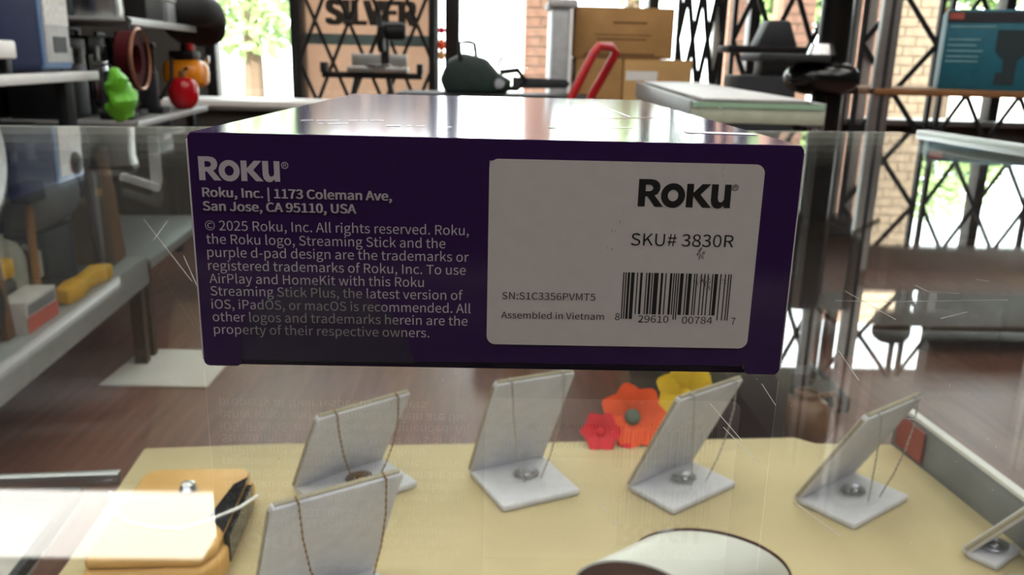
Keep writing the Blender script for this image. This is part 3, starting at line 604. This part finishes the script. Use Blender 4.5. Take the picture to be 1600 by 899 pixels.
t = item('cable_coil', 'black cable coil on the lower left shelf', 'cable', 1.62, .05)
for k in range(4): G().tube([(.02*math.cos(a_)*k*.2, (.09-.006*k)*math.cos(a_), .1+(.09-.006*k)*math.sin(a_)) for a_ in [i*6.283/24 for i in range(24)]], .007, 6, True).build('loop', 'rubber', t)
def toolbox(y, off, z, w, d, h, m, lb, lid='black'):
    t = item('tool_case', lb, 'case', y, off, z)
    G().box(0, 0, h*.38+.002, d, w, h*.76).build('body', m, t, bevel=.008); G().box(0, 0, h*.88, d*1.02, w*1.02, h*.22).build('lid', lid, t, bevel=.008)
    for q in (-.25, .25): G().box(d/2+.004, q*w, h*.77, .01, .03, .05).build('latch', 'light grey', t, bevel=.002)
    G().tube([(0, -w*.2, h*.98), (0, -w*.18, h*.98+.025), (0, w*.18, h*.98+.025), (0, w*.2, h*.98)], .007).build('handle', 'black', t)
for y, off, h, lb in ((1.985, .09, .3, 'wooden-handled mallet standing beside the white jug'), (2.42, .1, .34, 'tall wooden-handled mallet near the end of the lower left shelf')):
    t = item('mallet', lb, 'mallet', y, off); G().tube([(0, 0, .002), (0, .004, h*.5), (0, .012, h)], .011).build('handle', 'mallet wood', t); G().box(0, .013, h, .05, .1, .05).build('head', 'rubber', t, bevel=.008)
t = item('tan_carton', 'small tan carton at the end of the lower left shelf', 'carton', 2.505, .122); G().box(0, 0, .1, .09, .13, .198).build('body', 'carton tan', t, bevel=.003); G().box(.046, 0, .1, .002, .03, .196).build('tape', 'carton brown', t, smooth=False)
M('teal dark', '14323f', .6)
toolbox(1.66, .35, -.6, .2, .15, .5, 'teal dark', 'dark teal tool case at the back of the lower left shelf, leftmost'); toolbox(1.9, .35, -.6, .22, .15, .47, 'black', 'black tool case at the back of the lower left shelf')
toolbox(2.15, .35, -.6, .22, .15, .5, 'navy', 'navy tool case at the back of the lower left shelf', 'teal dark'); toolbox(2.41, .35, -.6, .24, .15, .44, 'dark grey', 'charcoal tool case at the back end of the lower left shelf')
toolbox(2.72, .3, -.165, .2, .18, .26, 'black', 'black tool case at the back of the far shelf, near end'); toolbox(2.96, .3, -.165, .22, .18, .27, 'black gloss', 'glossy black tool case in the middle of the far shelf'); toolbox(3.22, .3, -.165, .22, .18, .26, 'rubber', 'matt black tool case at the back end of the far shelf')

# ---- goods on the far shelf
fz = -.165
t = item('red_apple_tank', 'glossy red round tank with stalk on the far shelf end', 'tank', 3.26, .02, fz+.003)
G().turned([(.001, .001), (.03, .002), (.052, .03), (.058, .07), (.05, .105), (.03, .12), (.012, .115), (.001, .112)], 24).build('tank', M('red gloss', 'b30f1c', .18, var=.05), t); G().lathe([(.012, .113), (.014, .14), (.006, .15), (.001, .15)], 12).build('valve', 'wood', t); G().tube([(0, 0, .14), (.02, .01, .16)], .005).build('stalk', 'black', t)
t = item('orange_compressor', 'orange tank compressor with black top on the far shelf', 'compressor', 3.42, .0, fz); t.location = sh(3.44, fz+.003, .05)
g = G(); g.ell((0, 0, .13), (.085, .1, .06), 24, 12, .6); g.build('tank', 'orange', t); G().box(0, 0, .205, .1, .13, .035).build('pump', 'black', t, bevel=.01); G().box(.01, .02, .235, .05, .06, .03).build('cylinder_head', 'dark grey', t, bevel=.005); G().lathe([(.001, 0), (.018, 0), (.018, .012), (.001, .014)], 14, Matrix.Translation((.075, .03, .19)) @ Matrix.Rotation(pi/2, 4, 'Y')).build('gauge', 'steel', t)
G().lathe([(.001, .225), (.016, .225), (.016, .25), (.001, .252)], 12, Matrix.Translation((.03, -.03, .0))).build('knob', 'red', t)
for y in (-.06, .06): G().lathe([(.014, .001), (.016, .03), (.012, .075), (.001, .075)], 10, Matrix.Translation((0, y, 0))).build('foot', 'rubber', t)
def jack(y, off, h, lb):
    t = item('black_jack', lb, 'tool', y, off, fz); G().box(0, 0, .012, .1, .09, .022).build('base', 'black', t, bevel=.004); G().prism([(-.03, -.035), (.03, -.035), (.022, .035), (-.022, .035)], .022, h*.6).build('body', 'dark grey', t, bevel=.006); G().lathe([(.022, h*.6), (.022, h*.9), (.026, h*.92), (.026, h), (.001, h)], 16).build('ram', 'black gloss', t); G().tube([(.03, 0, .05), (.07, .02, .12), (.075, .02, h*.8)], .007).build('lever', 'black', t)
jack(2.70, .08, .26, 'black tool jack on the far shelf beside the green sprayer'); jack(2.86, .1, .28, 'tall black tool jack in the middle of the far shelf'); jack(3.02, .07, .25, 'black tool jack next to the red tank')
t = item('red_white_can', 'red and white can behind the red tank', 'can', 3.12, .14, fz); G().lathe([(.001, .001), (.034, .001), (.034, .15), (.001, .15)], 20).build('body', 'white', t); G().lathe([(.035, .12), (.035, .165), (.02, .18), (.001, .18)], 20).build('lid', 'red', t)
t = item('green_sprayer', 'bright green plastic bag hanging at the shelf end', 'bag', 2.42, .02, -.16)
g = G(); g.ell((0, 0, .055), (.035, .05, .055), 24, 16, .8); g.ell((0, -.02, .1), (.028, .028, .05), 16, 10)
from mathutils import noise
for i, v in enumerate(g.v): a_, b_ = noise.noise(Vector(v)*26), noise.noise(Vector(v)*55+Vector((3, 1, 2))); q = 1+.45*a_+.25*b_; g.v[i] = (v[0]*q, v[1]*q+.012*b_, v[2]+.012*a_)
g.build('bag', 'green', t); t.location = sh(2.30, -.14, -.06)
G().tube([(0, -.02, .14), (-.02, -.02, .158), (-.055, -.02, .148)], .004).build('hook', 'black', t)
t = item('nozzle_tube', 'grey cylinder with black open end below the green bag', 'tube', 2.36, -.02, -.16); t.location = sh(2.18, -.2, .05)
G().lathe([(.042, -.1), (.045, -.1), (.045, .1), (.001, .1), (.001, .09), (.042, .09)], 24, Matrix.Rotation(pi/2, 4, 'X') @ Matrix.Rotation(.0, 4, 'Y')).build('barrel', 'grey', t); G().lathe([(.047, -.105), (.047, -.085), (.03, -.085), (.03, -.105)], 24, Matrix.Rotation(pi/2, 4, 'X')).build('mouth_ring', 'black', t); G().box(0, .02, .1135, .03, .06, .137).build('hanger', 'dark grey', t, bevel=.004)
t = item('red_hose_reel', 'dark red hose reel hanging under the upper far shelf', 'reel', 2.66, .04, fz); t.location = sh(2.54, .03, -.02)
G().lathe([(.045, -.02), (.085, -.02), (.085, .02), (.045, .02), (.045, -.02)], 32, Matrix.Rotation(pi/2, 4, 'Y')).build('coil', M('dark red', '3a0a0e', .8, spec=.1), t); G().lathe([(.09, -.005), (.095, 0), (.09, .005), (.085, 0), (.09, -.005)], 32, Matrix.Translation((.03, 0, 0)) @ Matrix.Rotation(pi/2, 4, 'Y')).build('rim', M('copper', '9a6a50', .4, .4), t); G().tube([(0, 0, .085), (0, .03, .115), (-.03, .08, .125)], .006).build('hanger', 'black', t, bevel=.003)
# top of the far shelf
tz = .155
t = item('black_tote', 'black carry bag drooping over the end of the upper shelf', 'bag', 3.4, .03, tz); g = G(); g.ell((0, .06, .045), (.14, .17, .06), 20, 12, .7)
for i, v in enumerate(g.v): g.v[i] = (v[0], v[1], v[2]-max(0, v[1]-.12)*.9+(.015 if v[1] < .1 else 0))
g.build('bag', 'rubber', t); G().tube([(.02, -.05, .09), (.03, -.06, .15), (.03, .05, .16), (.02, .06, .1)], .009).build('handle', 'black', t); t.location.z = tz
t = item('silver_coffee_urn', 'silver appliance on the upper far shelf', 'appliance', 2.72, .12, tz); G().lathe([(.001, .001), (.07, .001), (.075, .02), (.07, .13), (.075, .16), (.001, .17)], 24).build('body', 'alu', t); G().lathe([(.08, .17), (.06, .19), (.015, .2), (.015, .22), (.001, .22)], 24).build('lid', 'black', t)
t = item('black_case', 'black case on the upper far shelf beside the silver appliance', 'case', 2.98, .12, tz); G().box(0, 0, .075, .2, .2, .148).build('body', 'black', t, bevel=.012); G().box(.103, 0, .09, .008, .08, .02).build('latch', 'light grey', t, bevel=.002)
t = item('grey_speaker', 'small grey box with clear lid on the upper far shelf', 'box', 3.19, .08, tz); G().box(0, 0, .04, .12, .11, .078).build('body', 'grey', t, bevel=.006); G().box(0, 0, .087, .125, .115, .012).build('lid', 'light grey', t, bevel=.003)

# ---- workbench with chainsaw, mitre saw on its stand
zb2 = ony(780, 146, 3.2).z
t = thing('work_bench', 'black work bench behind the purple carton', 'bench', (.02, 3.2, FLOOR))
G().span(-.35, .4, -.16, .16, zb2-FLOOR-.03, zb2-FLOOR).build('top', 'black', t, bevel=.003)
for x in (-.31, .36):
    for y in (-.13, .13): G().span(x-.02, x+.02, y-.02, y+.02, 0, zb2-FLOOR-.03).build('leg', 'black', t, smooth=False)
M('chainsaw green', '20302c', .35, var=.2)
c = ony(740, 146, 3.2); t = thing('chainsaw', 'dark green chainsaw with front hand loop on the work bench', 'chainsaw', (c.x, 3.2, zb2))
G().prism([(-.11, .0), (.13, .0), (.15, .05), (.1, .075), (.05, .13), (-.04, .15), (-.1, .12), (-.13, .05)], -.05, .05, XZ).build('body', 'chainsaw green', t, bevel=.012, seg=3)
G().tube([(-.05, -.05, .12), (-.055, -.05, .185), (-.02, -.02, .19), (.0, .03, .185), (.01, .05, .12)], .008).build('front_handle', 'black', t)
G().tube([(.1, 0, .08), (.17, 0, .09), (.2, 0, .05), (.17, 0, .02), (.12, 0, .02)], .011).build('rear_handle', 'black', t)
G().tube([(.09, 0, .1), (.11, 0, .14)], .006).build('lever', 'black', t)
G().prism([(.15, .02), (.36, .025), (.375, .042), (.36, .058), (.15, .065)], -.005, .005, XZ).build('guide_bar', 'dark grey', t, bevel=.001); G().lathe([(.001, 0), (.02, 0), (.02, .012), (.001, .012)], 16, Matrix.Translation((.1, -.052, .04)) @ Matrix.Rotation(pi/2, 4, 'X')).build('fuel_cap', 'steel', t)
t.rotation_euler = (0, 0, .0)
zs = ony(580, 113, 4.2).z; c = ony(582, 113, 4.2)
t = thing('saw_stand', 'black folding saw stand in front of the lattice gate', 'stand', (c.x, 4.2, FLOOR)); hh = zs-FLOOR
G().box(0, 0, hh-.015, .5, .05, .03).build('rail', 'black', t, bevel=.003)
for s_ in (-1, 1):
    for y in (-.18, .18): G().tube([(s_*.08, 0, hh-.03), (s_*.28, y, .01)], .014).build('leg', 'black', t)
for s_ in (-1, 1): G().box(s_*.24, 0, hh+.02, .03, .08, .05).build('end_stop', 'black', t, bevel=.003)
t = thing('mitre_saw', 'black and silver mitre saw on the folding stand', 'saw', (c.x+.03, 4.2, zs))
G().box(0, 0, .015, .3, .1, .026).build('table', 'alu dull', t, bevel=.004); G().lathe([(.001, .028), (.07, .028), (.07, .04), (.001, .04)], 24).build('turntable', 'steel', t); G().box(.0, .045, .06, .28, .015, .06).build('fence', 'alu dull', t, bevel=.003)
G().box(.03, .06, .14, .04, .04, .2, RX(-.2)).build('arm', 'black', t, bevel=.008); G().lathe([(.001, -.015), (.07, -.015), (.08, 0), (.07, .015), (.001, .015)], 28, Matrix.Translation((.02, .0, .17)) @ Matrix.Rotation(pi/2, 4, 'Y')).build('blade_guard', 'black', t)
G().lathe([(.001, 0), (.04, 0), (.042, .08), (.03, .1), (.001, .1)], 18, Matrix.Translation((.04, .0, .2)) @ Matrix.Rotation(pi/2, 4, 'Y')).build('motor', 'black', t); G().tube([(.02, -.03, .24), (.02, -.09, .27), (.02, -.1, .22), (.02, -.05, .2)], .01).build('handle', 'black', t)
# red and orange ornament in the window gap
t = thing('hanging_ornament', 'small red and orange ornament hanging in the narrow window gap', 'ornament', (ony(690, 80, 4.9).x, 4.9, ony(690, 95, 4.9).z))
G().ell((0, 0, .03), (.02, .02, .03), 14, 8).build('amber_bulb', M('amber', 'f0b060', .3), t); G().ell((0, 0, .09), (.022, .022, .035), 14, 8).build('orange_bulb', M('orange red', 'ff5a2c', .3), t); G().ell((0, 0, .17), (.02, .02, .02), 14, 8).build('red_bulb', M('hot red', 'f01838', .3), t); G().tube([(0, 0, .18), (0, 0, 1.13-t.location.z)], .003, 6).build('string', 'black', t)

# ---- cartons, cabinet and hand truck
def carton(px0, px1, Y, d, z0, z1, lb, m, tape=True, label=False):
    a, b = ony(px0, 90, Y), ony(px1, 90, Y); w = b.x-a.x
    t = thing('cardboard_carton', lb, 'carton', ((a.x+b.x)/2, Y+d/2, z0)); h = z1-z0
    G().span(-w/2, w/2, -d/2, d/2, 0, h-.004).build('body', m, t, bevel=.004)
    for s_ in (-1, 1): G().span(-w/2+.002, w/2-.002, min(s_*.002, s_*(d/2-.001)), max(s_*.002, s_*(d/2-.001)), h-.004, h).build('flap', m, t, smooth=False)
    if tape: G().span(-w/2+.003, w/2-.003, -.025, .025, h, h+.001).build('tape', M('tape', 'b99a6a', .25), t, smooth=False)
    return t, w, h, d
YC = 3.6
zm = ony(980, 92, YC).z; zt2 = ony(970, 11, YC).z
carton(898, 1085, YC-.02, .5, FLOOR, -.4, 'large cardboard carton at the bottom of the stack', 'carton brown')
t, w, h, d = carton(900, 974, YC+.005, .4, -.3985, zm, 'brown cardboard carton under the left side of the big carton', 'carton brown')
t, w, h, d = carton(976, 1083, YC, .42, -.3985, zm, 'light tan cardboard carton under the right side of the big carton', 'carton tan'); G().span(-w/2+.01, w/2-.15, -d/2-.001, -d/2, h-.09, h-.05).build('paper_strip', 'white', t, smooth=False)
t, w, h, d = carton(896, 1050, YC+.01, .4, zm+.0015, zt2, 'big brown cardboard carton on top of the stack', 'carton brown')
M('carton ink', '6a4a28', .85)
for x0a, x1a, q0, q1 in ((-.17, .14, .06, .10), (-.12, .1, .36, .39), (-.13, .12, .45, .47), (-.05, .1, .68, .72), (-.18, .18, .02, .05)): G().span(x0a*w/.44, x1a*w/.44, -d/2-.0008, -d/2+.001, h*q0, h*q1).build('printed_line', 'carton ink', t, smooth=False)
a, b = ony(863, 60, 3.5), ony(894, 60, 3.5); t = thing('steel_cabinet', 'tall narrow grey steel cabinet left of the cartons', 'cabinet', ((a.x+b.x)/2, 3.7, FLOOR)); w = b.x-a.x; h = ony(880, 12, 3.5).z-FLOOR
G().span(-w/2, w/2, -.2, .2, .02, h).build('body', M('cabinet grey', '9fa2a3', .45, .2), t, bevel=.004); G().span(-w/2+.006, w/2-.018, -.206, -.2, .05, h-.02).build('door', 'cabinet grey', t, bevel=.002); G().span(w/2-.014, w/2, -.21, -.2, .02, h).build('edge_strip', 'white', t, bevel=.001); G().span(-w/2, w/2, -.19, .19, 0, .02).build('plinth', 'dark grey', t, smooth=False)
G().span(-w/2-.02, w/2+.02, -.22, .1, h, h+.035).build('top_sack', 'light grey', t, bevel=.012)
# red hand truck leaning on the cartons
Yh = 2.78; p0, p1, p2, p3 = ony(893, 152, Yh), ony(931, 73, Yh), ony(967, 75, Yh), ony(928, 152, Yh)
t = thing('hand_truck', 'red hand truck leaning against the cartons', 'hand truck', (p0.x, Yh, FLOOR)); o0 = Vector((p0.x, Yh, FLOOR))
dx = (p0.x-p1.x)/(p1.z-p0.z); bot0 = Vector((p0.x+dx*(p0.z-FLOOR)*.55, Yh-.06, FLOOR+.1)); bot1 = Vector((p3.x+dx*(p3.z-FLOOR)*.55, Yh+.14, FLOOR+.1))
G().tube([bot0-o0, p0-o0, p1-o0+Vector((-.006, 0, -.02)), p1-o0+Vector((.01, 0, .0)), p2-o0+Vector((-.02, .05, .004)), p2-o0+Vector((0, .06, -.014)), p3-o0+Vector((0, .08, 0)), bot1-o0], .015, 10).build('frame', 'red', t)
for q in (.15, .5, .8): a_, b_ = bot0.lerp(p0, q)-o0, bot1.lerp(p3+Vector((0, .08, 0)), q)-o0; G().tube([a_, b_], .009).build('cross_bar', 'red', t)
mid = (bot0+bot1)/2-o0
for b_ in (bot0-o0, bot1-o0): G().lathe([(.03, -.02), (.1, -.02), (.1, .02), (.03, .02), (.03, -.02)], 24, Matrix.Translation((b_.x, b_.y+(-.05 if b_ == bot0-o0 else .05), .1)) @ Matrix.Rotation(pi/2, 4, 'X')).build('wheel', 'rubber', t)
G().box(mid.x+.08, mid.y, .012, .18, .26, .008).build('toe_plate', 'red', t, bevel=.002)

# ---- second glass counter further back
t = thing('glass_showcase', 'second glass showcase with green glass edges right behind the carton', 'showcase', (.42, 1.46, FLOOR), -.09)
G().span(0, .24, 0, 1.5, zt-.022, zt-.012).build('glass_top', PANE, t, smooth=False); GE = M('green edge', '9fc4a8', .2, var=.1)
g = G(); g.span(-.002, .242, -.004, 0, zt-.022, zt-.012); g.build('glass_edge', 'green edge', t, smooth=False)
g = G(); g.span(-.004, .244, -.002, 0, zt-.05, zt-.023); g.build('front_trim', M('pale green trim', 'b9c4ae', .4), t, bevel=.0005); G().span(-.006, 0, 0, 1.5, zt-.06, zt-.01).build('side_trim', 'alu dull', t, bevel=.001); G().span(.24, .246, 0, 1.5, zt-.06, zt-.01).build('side_trim', 'alu dull', t, bevel=.001)
G().span(.0, .24, 0, 1.5, 0, .45).build('base', 'dark grey', t, bevel=.004)
for z in (.62, .78): G().span(.006, .234, .03, 1.47, z, z+.006).build('shelf', PANE, t, smooth=False)
for x in (.006, .234):
    for y in (.01, 1.49): G().box(x, y, (zt-.05+.45)/2, .012, .012, zt-.05-.45).build('post', 'alu dull', t, bevel=.001)
G().span(.02, .22, .02, 1.45, zt-.011, zt-.006).build('counter_mat', 'light grey', t, bevel=.001)

# ---- drill press
Yd = 2.35; c = ony(1303, 60, Yd)
t = thing('drill_press', 'black drill press with thick round column and domed table bracket', 'drill press', (c.x, Yd, FLOOR))
zd = lambda y: ony(1280, y, Yd).z-FLOOR
G().box(-.05, 0, .03, .36, .3, .06).build('base', 'black', t, bevel=.015, seg=3)
G().lathe([(.001, .05), (.07, .05), (.07, .1), (.044, .12), (.044, 1.55), (.001, 1.55)], 28).build('column', M('column dark', '1c1a18', .3, .5), t)
G().ell((-.03, -.02, zd(122)), (.105, .09, .05), 24, 12, .85).build('table_bracket', 'black gloss', t)
G().box(-.145, -.02, zd(92), .2, .2, .022).build('table', 'dark grey', t, bevel=.006); G().lathe([(.001, 0), (.04, 0), (.03, .03), (.001, .035)], 18, Matrix.Translation((-.05, -.05, zd(92)+.01))).build('lock_knob', 'steel', t)
G().box(-.04, -.05, 1.47, .2, .42, .22).build('head', 'black', t, bevel=.03, seg=3); G().lathe([(.03, 1.25), (.03, 1.4), (.001, 1.4)], 16, Matrix.Translation((-.14, -.02, 0))).build('spindle', 'steel', t); G().lathe([(.07, -.1), (.075, .1), (.001, .1)], 20, Matrix.Translation((.1, .12, 1.47))).build('motor', 'dark grey', t); G().tube([(.04, -.08, 1.42), (.16, -.1, 1.34)], .008).build('feed_lever', 'black', t); G().box(.06, 0, zd(140), .05, .03, .02).build('crank', 'black', t, bevel=.003)
# dark machine behind it on a low stand
c = ony(1190, 90, 3.1); t = thing('band_saw', 'black bench machine on a stand between cartons and drill press', 'machine', (c.x, 3.1, FLOOR)); zz2 = lambda y: ony(1200, y, 3.1).z-FLOOR
G().box(0, 0, zz2(118)/2, .22, .2, zz2(118)).build('stand', 'dark grey', t, bevel=.01); G().box(.02, 0, zz2(78), .34, .16, .025).build('table', 'black', t, bevel=.004); G().box(.06, 0, (zz2(118)+zz2(82))/2, .14, .12, zz2(82)-zz2(118)).build('trunnion', 'black', t, bevel=.006); G().prism([(-.06, 0), (.1, 0), (.06, .1), (-.02, .1)], -.05, .05, Matrix.Translation((.02, 0, zz2(76))) @ XZ).build('guard', 'dark grey', t, bevel=.01)

# ---- aluminium rack with boards on the right
Yr = 2.75
t = thing('aluminium_rack', 'tall aluminium rack with wooden shelf at the right edge', 'rack', (0, 0, FLOOR))
px = [(1386, Yr-.05), (1600, Yr-.4)]
xa = ony(1387, 60, Yr).x; xb = xa+1.0
ax = [(xa, Yr), (xb, Yr), (xa+.02, Yr+.42), (xb, Yr+.42)]
for x, y in ax[:2]+ax[2:]:
    po = G().span(x-.03, x+.03, y-.015, y+.015, 0, 2.6).build('post', 'alu dull', t, bevel=.003); G().span(x-.006, x+.006, y-.018, y-.015, 0, 2.6).build('groove', 'dark grey', po, smooth=False)
zw = ony(1500, 141, Yr-.02).z-FLOOR
G().span(xa-.03, xb+.03, Yr-.02, Yr+.45, zw-.022, zw).build('shelf_board', 'wood', t, bevel=.003, label='brown wooden shelf board')
G().span(xa-.03, xb+.03, Yr-.02, Yr+.45, .64-FLOOR, .70-FLOOR).build('shelf_board', 'dark wood', t, bevel=.003, label='dark upper shelf board')
G().span(xa-.03, xb+.03, Yr+.0, Yr+.45, .1, .12).build('shelf_board', 'dark wood', t, bevel=.003)
a = ony(1476, 60, Yr+.1); zc = ony(1520, 14, Yr+.05).z; TA = -.42
t = thing('teal_carton', 'teal printed tool carton on the wooden rack shelf', 'carton', (a.x+.21*math.cos(TA)+.15*math.sin(-TA)*1.0, a.y+.21*math.sin(TA)+.15*math.cos(TA), FLOOR+zw), TA); h = zc-(FLOOR+zw); w = .42
G().span(-w/2, w/2, -.15, .15, 0, h).build('body', 'teal', t, bevel=.003); G().span(-w/2, w/2, -.1515, -.15, h*.84, h*.97).build('dark_band', 'dark grey', t, smooth=False); G().span(-w/2+.005, -w/2+.05, -.153, -.1515, h*.88, h*.96).build('red_patch', 'red tab', t, smooth=False)
M('pale teal', '6f9aa2', .6)
for i, (q, l) in enumerate(((.78, .14), (.62, .1), (.55, .09), (.48, .11), (.41, .1), (.35, .1))): G().span(-w/2+.012, -w/2+.012+l, -.1515, -.15, h*q, h*(q+.018)).build('text_line', 'pale teal', t, smooth=False)
g = G(); g.prism([(-.04, .02), (.02, .02), (.02, .1), (.05, .13), (.05, .2), (-.05, .2), (-.05, .13), (-.02, .1), (-.02, .06), (-.04, .06)], -.152, -.15, XZ); g.build('tool_picture', M('ink teal', '12262c', .6), t, smooth=False); G().span(.06, .17, -.152, -.15, .05, .105).build('dark_badge', 'black', t, smooth=False); G().span(.075, .155, -.1525, -.152, .065, .09).build('badge_bar', 'light grey', t, smooth=False); G().span(.07, .12, -.152, -.15, .14, .22).build('small_picture', 'ink teal', t, smooth=False)
# dark machine up on the upper rack board
t = thing('mounted_vise', 'dark bench vise on the upper rack board, mirrored in the counter glass', 'vise', (xa+.28, Yr+.1, .70))
G().box(0, 0, .012, .16, .12, .02).build('base', 'black', t, bevel=.004)
for s_ in (-.03, .03): G().box(s_, 0, .07, .022, .05, .11).build('pillar', 'black', t, bevel=.003)
G().box(.02, 0, .15, .3, .08, .05).build('body', 'black', t, bevel=.012); G().ell((-.07, 0, .2), (.07, .05, .05), 18, 10, .8).build('jaw', 'black', t); G().lathe([(.02, 0), (.02, .16), (.001, .16)], 14, Matrix.Translation((.1, 0, .16)) @ Matrix.Rotation(pi/2, 4, 'Y')).build('screw', 'dark grey', t)

# ---- things on the floor
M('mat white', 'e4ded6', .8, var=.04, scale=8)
q0 = onz(165, 605, FLOOR); tag(G().span(-1.19, -.85, 2.33, 2.67, FLOOR+.0005, FLOOR+.008).build('floor_mat', 'mat white', bevel=.003), 'pale square mat on the brown floor by the left shelving', 'mat')  # pale floor patch, built as a thin raised square
c = onz(1258, 698, FLOOR); t = thing('brown_jug', 'round brown jug on the floor right of the yellow flower', 'jug', (c.x, c.y+.03, FLOOR))
G().turned([(.001, .001), (.05, .001), (.075, .04), (.08, .08), (.06, .12), (.035, .135), (.035, .15), (.03, .152), (.03, .14), (.001, .14)], 28).build('body', M('brown glaze', '7c5638', .35, var=.25, scale=14), t); G().tube([(.04, 0, .14), (.075, 0, .15), (.09, 0, .11), (.072, 0, .08)], .008).build('handle', 'brown glaze', t)
